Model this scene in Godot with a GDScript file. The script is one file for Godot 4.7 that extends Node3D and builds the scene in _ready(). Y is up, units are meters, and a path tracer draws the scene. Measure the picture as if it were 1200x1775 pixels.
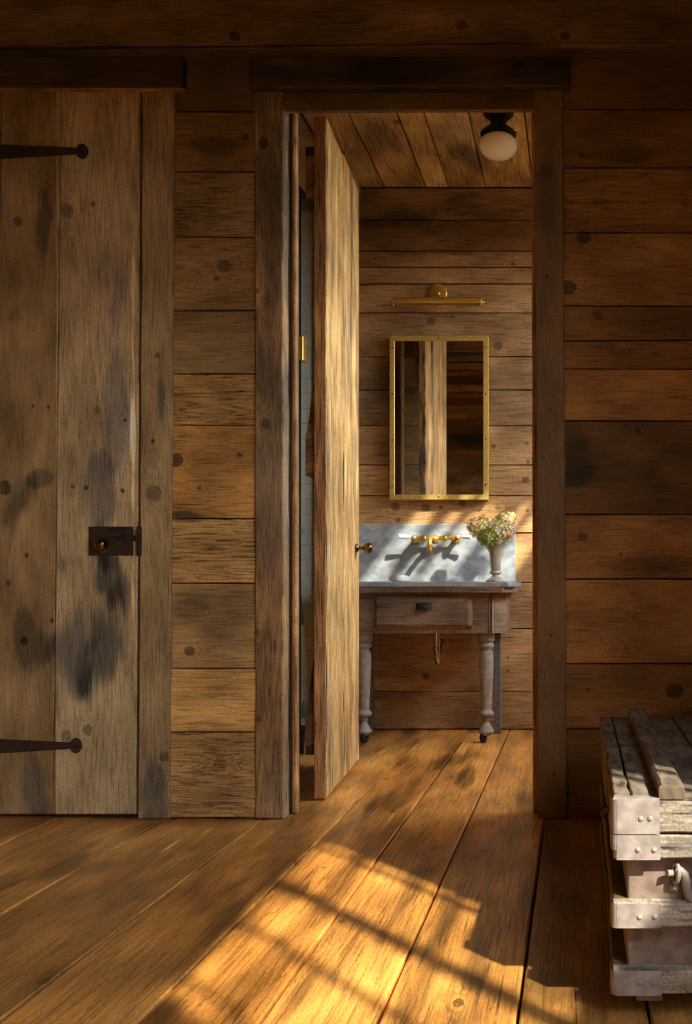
extends Node3D
# Barn-board hall: closed plank door on the left, open doorway into a wash room, old chest in the sun.
# World: camera at (0, EYE, 0) looking along -z. d is the distance from the camera (d = -z).

const EYE := 0.76
const FOC := 1900.0
const CX := 1002.0
const CY := 1005.0
const WALL := 3.494      # face of the plank wall with the doorway
const BACK := 5.55       # face of the wash room's far wall
const LEFT_BATH := -1.17
const RIGHT_BATH := 1.25
const RIGHT_MAIN := 0.95
const CEIL_BATH := 2.746
const CEIL_MAIN := 2.665
const REAR := -1.6
const LEFT_MAIN := -2.6

var rng := RandomNumberGenerator.new()
var M := {}

# ------------------------------------------------------------------ helpers
func at(px: float, py: float, d: float) -> Vector3:
	return Vector3((px - CX) / FOC * d, EYE - (py - CY) / FOC * d, -d)

func xx(px: float, d: float) -> float:
	return (px - CX) / FOC * d

func yy(py: float, d: float) -> float:
	return EYE - (py - CY) / FOC * d

func mb() -> SurfaceTool:
	var st := SurfaceTool.new()
	st.begin(Mesh.PRIMITIVE_TRIANGLES)
	return st

func thing(called: String, label: String, category: String, where := Vector3.ZERO, group := "", kind := "") -> Node3D:
	var o := Node3D.new()
	o.name = called
	o.position = where
	o.set_meta("label", label)
	o.set_meta("category", category)
	if group: o.set_meta("group", group)
	if kind: o.set_meta("kind", kind)
	add_child(o, true)
	return o

func struct(called: String, label: String, category: String, where := Vector3.ZERO) -> Node3D:
	return thing(called, label, category, where, "", "structure")

func part(parent: Node, called: String, st: SurfaceTool, m: Material, label := "") -> MeshInstance3D:
	var o := MeshInstance3D.new()
	o.name = called
	o.mesh = st.commit()
	o.material_override = m
	if label: o.set_meta("label", label)
	parent.add_child(o, true)
	return o

# one flat triangle, corners given counter-clockwise seen from outside
func tri(st: SurfaceTool, a: Vector3, b: Vector3, c: Vector3, ua: Vector2, ub: Vector2, uc: Vector2) -> void:
	var n := (b - a).cross(c - a)
	if n.length_squared() < 1e-14: return
	n = n.normalized()
	for k in [[a, ua], [c, uc], [b, ub]]:
		st.set_normal(n)
		st.set_uv(k[1])
		st.add_vertex(k[0])

func uvp(p: Vector3, z1: float, m: Dictionary) -> Vector2:
	var q := Vector2(p.x, p.y)
	var t: float = (z1 - p.z) * 0.35
	if m.get("swap", false):
		q.x -= t
		return Vector2((m.o.y - q.y) * m.s.x, (q.x - m.o.x) * m.s.y)
	q.y -= t
	return Vector2((q.x - m.o.x) * m.s.x, (m.o.y - q.y) * m.s.y)

# a board: outline poly (counter-clockwise seen from +z), from z0 (back) to z1 (front), front edges chamfered by bev
func slab(st: SurfaceTool, t: Transform3D, poly: PackedVector2Array, z0: float, z1: float, bev: float, m: Dictionary, both := false) -> void:
	var n := poly.size()
	var inner := PackedVector2Array()
	for i in n:
		var a := poly[(i + n - 1) % n]
		var b := poly[i]
		var c := poly[(i + 1) % n]
		var e1 := (b - a).normalized()
		var e2 := (c - b).normalized()
		var n1 := Vector2(-e1.y, e1.x)
		var n2 := Vector2(-e2.y, e2.x)
		var k := n1 + n2
		var dd := maxf(1.0 + n1.dot(n2), 0.4)
		inner.append(b + k / dd * bev)
	var idx := Geometry2D.triangulate_polygon(inner)
	for i in range(0, idx.size(), 3):
		var a3 := Vector3(inner[idx[i]].x, inner[idx[i]].y, z1)
		var b3 := Vector3(inner[idx[i + 1]].x, inner[idx[i + 1]].y, z1)
		var c3 := Vector3(inner[idx[i + 2]].x, inner[idx[i + 2]].y, z1)
		if (b3 - a3).cross(c3 - a3).z < 0:
			var sw := b3
			b3 = c3
			c3 = sw
		tri(st, t * a3, t * b3, t * c3, uvp(a3, z1, m), uvp(b3, z1, m), uvp(c3, z1, m))
		var zb := z0
		var a4 := Vector3(a3.x, a3.y, zb)
		var b4 := Vector3(b3.x, b3.y, zb)
		var c4 := Vector3(c3.x, c3.y, zb)
		tri(st, t * a4, t * c4, t * b4, uvp(a3, z1, m), uvp(c3, z1, m), uvp(b3, z1, m))
	var zbb := z0 + (bev if both else 0.0)
	for i in n:
		var j := (i + 1) % n
		var p := [Vector3(inner[i].x, inner[i].y, z1), Vector3(inner[j].x, inner[j].y, z1), Vector3(poly[i].x, poly[i].y, z1 - bev), Vector3(poly[j].x, poly[j].y, z1 - bev), Vector3(poly[i].x, poly[i].y, zbb), Vector3(poly[j].x, poly[j].y, zbb), Vector3(inner[i].x, inner[i].y, z0), Vector3(inner[j].x, inner[j].y, z0)]
		for k in [0, 2, 4]:
			quad(st, t, p[k], p[k + 2], p[k + 3], p[k + 1], z1, m)

func quad(st: SurfaceTool, t: Transform3D, a: Vector3, b: Vector3, c: Vector3, d: Vector3, z1: float, m: Dictionary) -> void:
	tri(st, t * a, t * b, t * c, uvp(a, z1, m), uvp(b, z1, m), uvp(c, z1, m))
	tri(st, t * a, t * c, t * d, uvp(a, z1, m), uvp(c, z1, m), uvp(d, z1, m))

func rect(x0: float, y0: float, x1: float, y1: float) -> PackedVector2Array:
	return PackedVector2Array([Vector2(x0, y0), Vector2(x1, y0), Vector2(x1, y1), Vector2(x0, y1)])

# a four-cornered outline (bottom-left, bottom-right, top-right, top-left) with its long sides broken up and worn by amp
func worn(bl: Vector2, br: Vector2, tr: Vector2, tl: Vector2, cut: float, amp: float) -> PackedVector2Array:
	var out := PackedVector2Array()
	var c := [bl, br, tr, tl]
	for k in 4:
		var a: Vector2 = c[k]
		var b: Vector2 = c[(k + 1) % 4]
		var n := maxi(1, int(a.distance_to(b) / cut))
		var s := (b - a).normalized()
		var side := Vector2(-s.y, s.x)
		out.append(a)
		for i in range(1, n):
			out.append(a.lerp(b, (i + rng.randf_range(-0.3, 0.3)) / n) + side * rng.randf_range(0.0, amp))
	return out

const PLAIN := {"o": Vector2.ZERO, "s": Vector2(1.0, 1.0)}

func box(st: SurfaceTool, lo: Vector3, hi: Vector3, bev := 0.0, m := PLAIN, t := Transform3D()) -> void:
	slab(st, t, rect(lo.x, lo.y, hi.x, hi.y), lo.z, hi.z, bev, m, true)

# profile of (radius, height) pairs turned about the local y axis
func lathe(st: SurfaceTool, t: Transform3D, prof: Array, seg := 28, flute := 0, depth := 0.0) -> void:
	var n := prof.size()
	var rows := []
	var nor := []
	for i in n:
		var row := []
		var nr := []
		var p0: Vector2 = prof[maxi(i - 1, 0)]
		var p1: Vector2 = prof[mini(i + 1, n - 1)]
		var tg := (p1 - p0).normalized()
		for k in seg + 1:
			var ang := TAU * k / seg
			var r: float = prof[i].x
			if flute > 0: r *= 1.0 - depth * (0.5 + 0.5 * cos(ang * flute))
			row.append(Vector3(cos(ang) * r, prof[i].y, sin(ang) * r))
			nr.append(Vector3(cos(ang) * tg.y, -tg.x, sin(ang) * tg.y).normalized())
		rows.append(row)
		nor.append(nr)
	var total := 0.0
	for i in n - 1:
		var len := (prof[i + 1] as Vector2).distance_to(prof[i])
		for k in seg:
			var q := [[i, k], [i, k + 1], [i + 1, k + 1], [i + 1, k]]
			var sharp := flute > 0
			for f in [[0, 1, 2], [0, 2, 3]]:
				for j in f:
					var w: Array = q[j]
					var nn: Vector3 = nor[w[0]][w[1]]
					st.set_normal((t.basis * nn).normalized())
					st.set_uv(Vector2((total + (len if w[0] > i else 0.0)) * 1.0, float(w[1]) / seg * 0.2))
					st.add_vertex(t * (rows[w[0]][w[1]] as Vector3))
		total += len

func tube(st: SurfaceTool, pts: Array, rad: float, seg := 10, rad2 := -1.0, closed := false) -> void:
	var n := pts.size()
	var rings := []
	var up := Vector3.UP
	for i in n:
		var a: Vector3 = pts[(i - 1 + n) % n] if closed else pts[maxi(i - 1, 0)]
		var b: Vector3 = pts[(i + 1) % n] if closed else pts[mini(i + 1, n - 1)]
		var tg := (b - a).normalized()
		if absf(tg.dot(up)) > 0.95: up = Vector3.RIGHT if absf(tg.x) < 0.9 else Vector3.BACK
		var s := tg.cross(up).normalized()
		var u := s.cross(tg).normalized()
		up = u
		var r := rad if rad2 < 0 else lerpf(rad, rad2, float(i) / (n - 1))
		var ring := []
		for k in seg:
			var ang := TAU * k / seg
			ring.append([pts[i] + (s * cos(ang) + u * sin(ang)) * r, s * cos(ang) + u * sin(ang)])
		rings.append(ring)
	for i in (n if closed else n - 1):
		var i2 := (i + 1) % n
		for k in seg:
			var k2 := (k + 1) % seg
			var q := [rings[i][k], rings[i][k2], rings[i2][k2], rings[i2][k]]
			for j in [0, 1, 2, 0, 2, 3]:
				st.set_normal(q[j][1])
				st.set_uv(Vector2(i * 0.05, float(k) / seg))
				st.add_vertex(q[j][0])
	if not closed:
		for e in [0, n - 1]:
			var tg2: Vector3 = (pts[0] - pts[1]).normalized() if e == 0 else (pts[n - 1] - pts[n - 2]).normalized()
			for k in seg:
				var a3: Vector3 = rings[e][k][0]
				var b3: Vector3 = rings[e][(k + 1) % seg][0]
				if e == 0: tri(st, pts[e], b3, a3, Vector2.ZERO, Vector2.ZERO, Vector2.ZERO)
				else: tri(st, pts[e], a3, b3, Vector2.ZERO, Vector2.ZERO, Vector2.ZERO)

func ring_points(c: Vector3, a: Vector3, b: Vector3, n := 20, from := 0.0, to := TAU) -> Array:
	var out := []
	for i in n:
		var ang := lerpf(from, to, float(i) / (n if is_equal_approx(to - from, TAU) else n - 1))
		out.append(c + a * cos(ang) + b * sin(ang))
	return out

func along(axis: Vector3, where: Vector3) -> Transform3D:   # local y turned to the axis
	var y := axis.normalized()
	var x := y.cross(Vector3(0.13, 0.31, 0.94)).normalized()
	return Transform3D(Basis(x, y, x.cross(y)), where)

func egg(st: SurfaceTool, c: Vector3, r: Vector3, seg := 24, rows := 12, axis := Vector3.UP) -> void:   # r.x across, r.y along the axis
	var prof := []
	for i in rows + 1:
		var a := -PI / 2 + PI * i / rows
		prof.append(Vector2(maxf(cos(a), 0.0) * r.x, sin(a) * r.y))
	lathe(st, along(axis, c), prof, seg)

# ------------------------------------------------------------------ materials
func noise_bytes(w: int, h: int, freq: float, oct: int, sd: int, stretch := 1) -> PackedByteArray:
	var f := FastNoiseLite.new()
	f.seed = sd
	f.noise_type = FastNoiseLite.TYPE_SIMPLEX_SMOOTH
	f.frequency = freq
	f.fractal_octaves = oct
	var im := f.get_image(maxi(4, int(ceil(float(w) / stretch))), h, false, false, true)
	if stretch > 1: im.resize(w, h, Image.INTERPOLATE_CUBIC)
	im.convert(Image.FORMAT_L8)
	return im.get_data()

# A sheet of boards, grain along x. boards: [x0, y0, x1, y1, colour, ring period px, ring contrast, fibre contrast, mottle contrast]
# knots: [x, y, radius, darkness]; stains: [x, y, rx, ry, darkness, greyness]
func bake(w0: int, h0: int, boards0: Array, knots0: Array, stains0: Array, sd: int, warp := 5.0, sc := 1.0) -> ImageTexture:
	var w := int(w0 * sc)
	var h := int(h0 * sc)
	var boards := []
	for b in boards0:
		boards.append([b[0] * sc, b[1] * sc, b[2] * sc, b[3] * sc, b[4], b[5] * sc, b[6], b[7], b[8]])
	var knots := []
	for k in knots0:
		knots.append([k[0] * sc, k[1] * sc, k[2] * sc * 0.85, k[3] * (0.75 if k[2] > 2.5 else 1.0)])
	var stains := []
	for s in stains0:
		stains.append([s[0] * sc, s[1] * sc, s[2] * sc, s[3] * sc, s[4], s[5]])
	var wv := noise_bytes(w, h, 0.014 / sc, 3, sd, 7)
	var fb := noise_bytes(w, h, 0.33, 2, sd + 1, 34)
	var fc := noise_bytes(w, h, 0.14, 3, sd + 2, 14)
	var mo := noise_bytes(w, h, 0.009 / sc, 3, sd + 3, 2)
	var gr := noise_bytes(w, h, 0.45, 3, sd + 4, 3)
	var kk := PackedFloat32Array()
	kk.resize(w * h)
	var dk := PackedFloat32Array()
	dk.resize(w * h)
	var gy := PackedFloat32Array()
	gy.resize(w * h)
	for k in knots:
		var r: float = k[2]
		var bx := int(r * 9)
		var by := int(r * 4)
		for y in range(maxi(0, int(k[1]) - by), mini(h, int(k[1]) + by + 1)):
			var dy: float = (y - k[1]) / r
			for x in range(maxi(0, int(k[0]) - bx), mini(w, int(k[0]) + bx + 1)):
				var dx: float = (x - k[0]) / r
				var i := y * w + x
				kk[i] += 700.0 * exp(-(dx * dx * 0.11 + dy * dy * 0.6)) * signf(dy + 0.01)
				var e := dx * dx * 0.75 + dy * dy
				e += (gr[i] - 128) * 0.004
				if e < 1.4:
					var ring := 0.75 + 0.25 * sin(e * 9.0)
					dk[i] = maxf(dk[i], k[3] * ring * clampf((1.4 - e) * 2.2, 0.0, 1.0))
	for s in stains:
		for y in range(maxi(0, int(s[1] - s[3] * 2.1)), mini(h, int(s[1] + s[3] * 2.1) + 1)):
			var dy: float = (y - s[1]) / float(s[3])
			for x in range(maxi(0, int(s[0] - s[2] * 2.1)), mini(w, int(s[0] + s[2] * 2.1) + 1)):
				var dx: float = (x - s[0]) / float(s[2])
				var i := y * w + x
				var e := sqrt(dx * dx + dy * dy) + (mo[i] - 128) * 0.0062 + (fb[i] - 128) * 0.002
				if e < 1.0:
					var a := clampf((1.0 - e) * 1.8, 0.0, 1.0)
					dk[i] = minf(0.93, dk[i] + s[4] * a)
					gy[i] = maxf(gy[i], s[5] * a)
	var lut := PackedFloat32Array()
	for i in 256:
		var p := i / 255.0
		lut.append(pow(p, 3.6) if p < 0.93 else (1.0 - p) / 0.07 * pow(0.93, 3.6))
	var out := PackedByteArray()
	out.resize(w * h * 3)
	out.fill(60)
	var total := w * h
	for b in boards:
		var c: Color = b[4]
		var kf: float = 256.0 / b[5]
		var rc: float = b[6]
		var fcon: float = b[7] * 0.75 / 128.0
		var mcon: float = b[8] * 0.62 / 128.0
		var off := w * rng.randi_range(-mini(h, maxi(0, int(b[1]))), maxi(0, h - int(b[3]) - 1))
		var ph := rng.randf() * 400.0
		var yc: float = rng.randf_range(-0.2, 1.2) * (b[3] - b[1]) + b[1]
		var wa := warp * rng.randf_range(0.7, 1.5)
		for y in range(maxi(0, int(b[1])), mini(h, int(b[3]))):
			var base: float = (y - yc) * kf + ph
			var i := y * w + maxi(0, int(b[0]))
			for x in range(maxi(0, int(b[0])), mini(w, int(b[2]))):
				var j := clampi(i + off, 0, total - 1)
				var ring: float = lut[int(base + (wv[j] - 128) * wa + (fc[j] - 128) * 0.9 + kk[i]) & 255]
				var m: float = (mo[j] - 128) * mcon
				var fq := fb[j] - 128
				var v: float = 1.0 - rc * ring - fq * fcon + m - (gr[j] - 128) * 0.0016
				if fq > 48: v -= (fq - 48) * 0.02 * rc
				v *= 1.0 - dk[i]
				var g: float = gy[i]
				var r0: float = c.r * v
				var g0: float = c.g * v * (1.0 + m * 0.12)
				var b0: float = c.b * v * (1.0 + m * 0.3)
				if g > 0.0:
					var l := (r0 + g0 + b0) * 0.333
					r0 += (l * 1.08 - r0) * g
					g0 += (l - g0) * g
					b0 += (l * 0.88 - b0) * g
				var o := i * 3
				out[o] = clampi(int(r0 * 255.0), 3, 255)
				out[o + 1] = clampi(int(g0 * 255.0), 2, 255)
				out[o + 2] = clampi(int(b0 * 255.0), 1, 255)
				i += 1
	return ImageTexture.create_from_image(Image.create_from_data(w, h, false, Image.FORMAT_RGB8, out))

func wood(tex: Texture2D, rough := 0.75, relief := 0.25, tint := Color.WHITE, spec := 0.4) -> StandardMaterial3D:
	var m := StandardMaterial3D.new()
	m.albedo_texture = tex
	m.albedo_color = tint
	m.roughness = rough
	m.metallic_specular = spec
	if relief > 0:
		m.heightmap_enabled = true
		m.heightmap_texture = tex
		m.heightmap_scale = relief
	return m

func plain(c: Color, rough := 0.6, metal := 0.0, spec := 0.5) -> StandardMaterial3D:
	var m := StandardMaterial3D.new()
	m.albedo_color = c
	m.roughness = rough
	m.metallic = metal
	m.metallic_specular = spec
	return m

func mottled(c1: Color, c2: Color, freq: float, sd: int, rough: float, metal := 0.0, size := 256, relief := 0.0) -> StandardMaterial3D:
	var f := FastNoiseLite.new()
	f.seed = sd
	f.frequency = freq
	f.fractal_octaves = 5
	var t := NoiseTexture2D.new()
	t.noise = f
	t.width = size
	t.height = size
	t.seamless = true
	var g := Gradient.new()
	g.set_color(0, c1)
	g.set_color(1, c2)
	g.set_offset(0, 0.25)
	g.set_offset(1, 0.75)
	t.color_ramp = g
	var m := StandardMaterial3D.new()
	m.albedo_texture = t
	m.roughness = rough
	m.metallic = metal
	m.uv1_triplanar = true
	m.uv1_scale = Vector3.ONE * 4.0
	if relief > 0:
		m.heightmap_enabled = true
		m.heightmap_texture = t
		m.heightmap_scale = relief
	return m

func shade(c: Color, k: float, warm := 0.0) -> Color:
	return Color(c.r * k * (1.0 + warm), c.g * k, c.b * k * (1.0 - warm * 1.5))

# seams of the plank wall, in photo rows at the wall's face
const LEFT_ROWS := [84, 194, 297, 410, 538, 648, 737, 899, 1011, 1159, 1269, 1418]
const RIGHT_ROWS := [76, 189, 290, 403, 530, 591, 639.5, 729.5, 891.5, 1004, 1151, 1263, 1418]
const BACK_ROWS := [325, 381.5, 435, 463, 492, 542, 618, 676, 738, 806, 859.5, 924, 1010, 1090, 1199, 1264]
const FLOOR_EDGES := [-2.78, -2.62, -2.45, -2.25, -2.0, -1.66, -1.315, -1.0, -0.756, -0.547, -0.3457, -0.1045, 0.125, 0.36, 0.6, 0.8, 1.03, 1.28]
const CEIL_EDGES := [-2.25, -2.0, -1.72, -1.45, -1.17, -0.98, -0.771, -0.656, -0.467, -0.228, -0.02, 0.18, 0.32, 0.46, 0.66, 0.86, 1.06, 1.26]

func make_materials() -> void:
	rng.seed = 11
	var tan := Color(0.79, 0.64, 0.4)
	# plank wall, one texel per photo pixel at the wall
	var boards := []
	var tones_l := [0.62, 0.75, 0.78, 0.84, 0.82, 0.98, 0.9, 0.96, 0.9, 1.02, 0.88]
	for i in LEFT_ROWS.size() - 1:
		boards.append([0, LEFT_ROWS[i], 700, LEFT_ROWS[i + 1] + 1, shade(tan, tones_l[i] * (0.84 + 0.022 * i), [0.0, 0.08, 0.02, 0.03, -0.02, 0.03, 0.09, 0.02, 0.0, 0.03, 0.02][i]), [14, 18, 8, 12, 15, 8, 14, 7, 20, 11, 8][i], [0.2, 0.25, 0.42, 0.3, 0.2, 0.5, 0.25, 0.5, 0.2, 0.25, 0.5][i], 0.16, 0.34])
	var tones_r := [0.5, 0.57, 0.66, 0.72, 0.6, 0.63, 0.78, 0.53, 0.74, 0.8, 0.66, 0.6]
	for i in RIGHT_ROWS.size() - 1:
		boards.append([700, RIGHT_ROWS[i], 1500, RIGHT_ROWS[i + 1] + 1, shade(tan, tones_r[i], 0.13), [15, 18, 9, 14, 12, 16, 18, 14, 16, 18, 20, 15][i], [0.2, 0.22, 0.35, 0.22, 0.25, 0.25, 0.2, 0.25, 0.22, 0.2, 0.2, 0.2][i], 0.13, 0.3])
	boards.append([0, 0, 1500, 84, shade(tan, 0.62, 0.02), 13, 0.25, 0.15, 0.35])
	var knots := [[407, 62, 9, 0.75], [801, 43, 9, 0.7], [980, 62, 8, 0.7], [388, 460, 12, 0.5], [303, 797, 13, 0.8], [328, 1128, 9, 0.7], [425, 238, 6, 0.6], [415, 788, 5, 0.7], [985, 498, 13, 0.75], [1012, 410, 12, 0.7], [1036, 546, 8, 0.5], [1010, 930, 8, 0.55], [1170, 1198, 14, 0.7], [1008, 268, 5, 0.6], [1020, 1195, 4, 0.5], [1076, 960, 3, 0.6], [375, 482, 5, 0.6], [382, 1325, 12, 0.3], [345, 845, 4, 0.5], [1106, 747, 5, 0.6], [1136, 612, 3, 0.6]]
	var stains := [[375, 1080, 70, 70, 0.16, 0.4], [330, 1040, 40, 40, 0.15, 0.1], [330, 895, 45, 12, 0.4, 0.3], [1090, 820, 130, 70, 0.2, 0.0], [1000, 800, 30, 60, 0.25, 0.1], [1080, 350, 100, 9, 0.15, 0.0], [760, 45, 70, 20, -0.2, 0.0], [1090, 980, 120, 14, 0.2, 0.0], [1120, 560, 100, 30, 0.12, 0.0], [370, 250, 50, 20, 0.25, 0.0], [300, 120, 300, 30, 0.1, 0.2], [1075, 270, 70, 10, 0.2, 0.0]]
	stains[0] = [375, 1080, 70, 70, 0.12, 0.15]
	M.wall = bake(1500, 1420, boards, knots, stains, 21, 5.0, 1.36)
	# closed plank door and its casing, grain upright: x of the sheet is the photo row, y the photo column
	var grey := Color(0.72, 0.63, 0.455)
	boards = [[0, 0, 1420, 98, shade(grey, 0.82, 0.06), 26, 0.14, 0.12, 0.34], [0, 98, 1420, 240, shade(grey, 1.06, -0.01), 15, 0.2, 0.2, 0.22], [0, 240, 1420, 310, shade(grey, 0.9, 0.02), 12, 0.22, 0.16, 0.24]]
	knots = [[366, 117, 12, 0.45], [354, 162, 5, 0.6], [384, 31, 8, 0.6], [712, 170, 7, 0.4], [1276, 116, 10, 0.4], [1264, 153, 9, 0.45], [728, 217, 3, 0.8], [850, 213, 4, 0.8], [845, 150, 4, 0.6], [843, 127, 4, 0.6], [855, 270, 13, 0.4], [765, 267, 4, 0.7], [1110, 42, 7, 0.65], [1075, 90, 4, 0.8], [1010, 14, 5, 0.6], [962, 46, 4, 0.7], [1310, 286, 8, 0.5], [617, 275, 5, 0.5], [845, 8, 12, 0.7], [705, 84, 3, 0.7], [703, 57, 3, 0.7]]
	stains = [[1085, 135, 115, 40, 0.3, 0.85], [1120, 178, 120, 35, 0.36, 0.85], [1000, 185, 60, 40, 0.35, 0.7], [880, 170, 90, 36, 0.22, 0.7], [940, 182, 45, 40, 0.3, 0.6], [620, 200, 190, 28, 0.12, 0.8], [400, 75, 70, 14, 0.3, 0.3], [880, 20, 60, 40, 0.35, 0.3], [830, 68, 14, 24, 0.22, 0.4], [550, 20, 40, 22, 0.35, 0.3], [1110, 55, 40, 30, 0.3, 0.2], [1380, 60, 60, 30, 0.2, 0.5], [1370, 258, 60, 30, 0.3, 0.8], [590, 231, 300, 4, -0.3, 0.0], [880, 231, 200, 4, -0.35, -0.1], [690, 282, 90, 10, 0.3, 0.4], [230, 70, 120, 30, 0.12, 0.2]]
	M.grey = bake(1420, 310, boards, knots, stains, 31, 3.0, 1.4)
	# casings, grain along x: rows 0-70 doorway's left post, 70-130 right post, 130-200 doorway header, 200-270 left header, 270-320 jambs
	var dark := Color(0.64, 0.515, 0.345)
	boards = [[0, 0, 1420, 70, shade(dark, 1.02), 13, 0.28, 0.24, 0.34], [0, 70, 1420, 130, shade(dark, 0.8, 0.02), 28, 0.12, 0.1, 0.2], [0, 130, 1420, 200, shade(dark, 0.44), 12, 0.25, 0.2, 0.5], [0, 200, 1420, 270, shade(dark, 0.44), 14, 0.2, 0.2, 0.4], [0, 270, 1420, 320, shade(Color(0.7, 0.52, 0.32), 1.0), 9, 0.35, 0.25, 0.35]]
	knots = [[1245, 12, 6, 0.5], [250, 20, 10, 0.6], [735, 24, 8, 0.5], [505, 10, 4, 0.6], [1095, 8, 5, 0.5], [900, 160, 8, 0.6], [120, 150, 6, 0.6], [480, 92, 3, 0.7], [1100, 100, 3, 0.7], [1340, 104, 3, 0.7], [300, 92, 12, 0.25]]
	stains = [[300, 22, 220, 40, 0.25, 0.3], [820, 30, 300, 30, 0.1, 0.4], [1350, 35, 90, 40, -0.1, 0.5], [700, 160, 300, 25, 0.25, 0.2], [300, 95, 140, 16, 0.15, 0.1]]
	M.trim = bake(1420, 320, boards, knots, stains, 41, 3.5, 1.4)
	# far wall of the wash room: 1.5 texels per photo pixel there, from photo column 560, row 320
	boards = []
	var ton := Color(0.72, 0.555, 0.36)
	for i in BACK_ROWS.size() - 1:
		boards.append([0, (BACK_ROWS[i] - 320) * 1.5, 640, (BACK_ROWS[i + 1] - 320) * 1.5 + 1, shade(ton, [0.8, 0.74, 0.9, 0.92, 0.95, 0.88, 0.76, 0.72, 0.85, 0.95, 1.0, 1.0, 0.95, 0.95, 0.9][i]), [20, 11, 17, 18, 20, 22, 12, 14, 18, 16, 20, 18, 16, 14, 20][i], 0.22, 0.16, 0.3])
	knots = []
	for k in [[747, 556, 9, 0.4], [863, 599, 9, 0.5], [911, 832, 7, 0.6], [686, 878, 9, 0.55], [739, 880, 8, 0.55], [764, 879, 4, 0.6], [801, 872, 7, 0.55], [863, 880, 6, 0.5], [690, 901, 5, 0.6], [914, 885, 3, 0.7], [739, 1172, 5, 0.7], [784, 548, 4, 0.6], [889, 457, 4, 0.7], [855, 773, 5, 0.5], [913, 768, 4, 0.5], [915, 800, 3, 0.7], [752, 368, 7, 0.3], [880, 1140, 3, 0.6], [881, 1163, 3, 0.6], [690, 388, 6, 0.3]]:
		knots.append([(k[0] - 560) * 1.5, (k[1] - 320) * 1.5, k[2] * 1.3, k[3]])
	stains = [[290, 175, 200, 10, 0.3, 0.1], [120, 60, 260, 60, 0.1, 0.3], [250, 100, 160, 30, 0.15, 0.2], [150, 540, 120, 60, 0.15, 0.2]]
	M.back = bake(640, 1425, boards, knots, stains, 51, 4.0)
	# wash room ceiling, grain along x = depth: 2.2 m over 700, y = across, 300 texels a metre from -2.25
	boards = []
	for i in CEIL_EDGES.size() - 1:
		boards.append([0, (CEIL_EDGES[i] + 2.25) * 300, 700, (CEIL_EDGES[i + 1] + 2.25) * 300 + 1, shade(Color(0.9, 0.73, 0.47), [0.8, 0.9, 0.8, 0.9, 0.8, 0.9, 0.95, 0.84, 0.95, 1.0, 0.9, 0.9, 0.9, 0.9, 0.9, 0.9, 0.9][i]), [12, 14, 11, 14, 12, 13, 18, 9, 16, 18, 14, 12, 12, 12, 12, 12, 12][i], 0.22, 0.14, 0.45])
	M.ceil = bake(700, 1060, boards, [[330, 400, 9, 0.5], [250, 660, 10, 0.4], [520, 480, 5, 0.6], [400, 440, 6, 0.6], [300, 430, 8, 0.4], [480, 350, 10, 0.4]], [[430, 400, 90, 40, 0.2, 0.1], [540, 530, 60, 30, 0.25, 0.1], [420, 510, 140, 20, 0.12, 0.2]], 61, 4.0)
	# floor: x = depth from 1.6, 340 texels a metre; y = across from -2.0, 600 texels a metre
	boards = []
	var amber := Color(0.85, 0.605, 0.3)
	for i in FLOOR_EDGES.size() - 1:
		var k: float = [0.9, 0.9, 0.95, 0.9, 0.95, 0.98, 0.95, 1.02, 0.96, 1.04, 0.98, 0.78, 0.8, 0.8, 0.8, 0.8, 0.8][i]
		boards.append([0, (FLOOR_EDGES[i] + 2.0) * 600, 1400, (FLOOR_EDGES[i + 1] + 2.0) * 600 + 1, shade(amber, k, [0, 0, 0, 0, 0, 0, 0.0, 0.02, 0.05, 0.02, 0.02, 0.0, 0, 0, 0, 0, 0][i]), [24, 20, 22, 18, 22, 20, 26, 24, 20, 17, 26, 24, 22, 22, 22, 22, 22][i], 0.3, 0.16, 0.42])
	knots = []
	stains = []
	rng.seed = 77
	for i in 46:
		knots.append([rng.randf_range(20, 1300), rng.randf_range(300, 1300), rng.randf_range(3, 8), rng.randf_range(0.3, 0.7)])
	for i in 330:
		knots.append([rng.randf_range(20, 700), rng.randf_range(300, 1330), rng.randf_range(1.2, 2.4), rng.randf_range(-0.9, -0.3) if rng.randf() < 0.45 else rng.randf_range(0.3, 0.6)])
	for i in 120:
		stains.append([rng.randf_range(0, 1300), rng.randf_range(300, 1330), rng.randf_range(15, 110), rng.randf_range(6, 40), rng.randf_range(0.08, 0.3), 0.0])
	for i in 26:
		stains.append([rng.randf_range(0, 900), rng.randf_range(300, 1330), rng.randf_range(20, 70), rng.randf_range(1.5, 4.0), rng.randf_range(-0.5, -0.2), -0.1])
	M.floor = bake(1400, 1600, boards, knots, stains, 71, 4.0)
	rng.seed = 12
	# open door: x = height, 500 texels a metre; y = along the door
	boards = []
	var pale := Color(0.88, 0.71, 0.44)
	var e := [0, 38, 70, 112, 172, 205, 240, 275, 320, 365]
	for i in e.size() - 1:
		boards.append([0, e[i], 1200, e[i + 1], shade(pale, [1.0, 0.95, 1.0, 0.94, 1.02, 0.96, 0.92, 1.02, 0.97][i]), [11, 8, 10, 12, 9, 8, 11, 9, 10][i], 0.32, 0.34, 0.34])
	boards.append([0, 365, 1200, 400, Color(0.74, 0.56, 0.37), 9, 0.3, 0.3, 0.4])
	knots = []
	stains = []
	for i in 90:
		stains.append([rng.randf_range(0, 1200), rng.randf_range(0, 365), rng.randf_range(14, 60), rng.randf_range(1.0, 2.4), rng.randf_range(0.3, 0.7), 0.0])
	for i in 24:
		stains.append([rng.randf_range(0, 1200), rng.randf_range(0, 365), rng.randf_range(60, 200), rng.randf_range(4, 18), rng.randf_range(-0.12, 0.22), 0.4])
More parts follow.
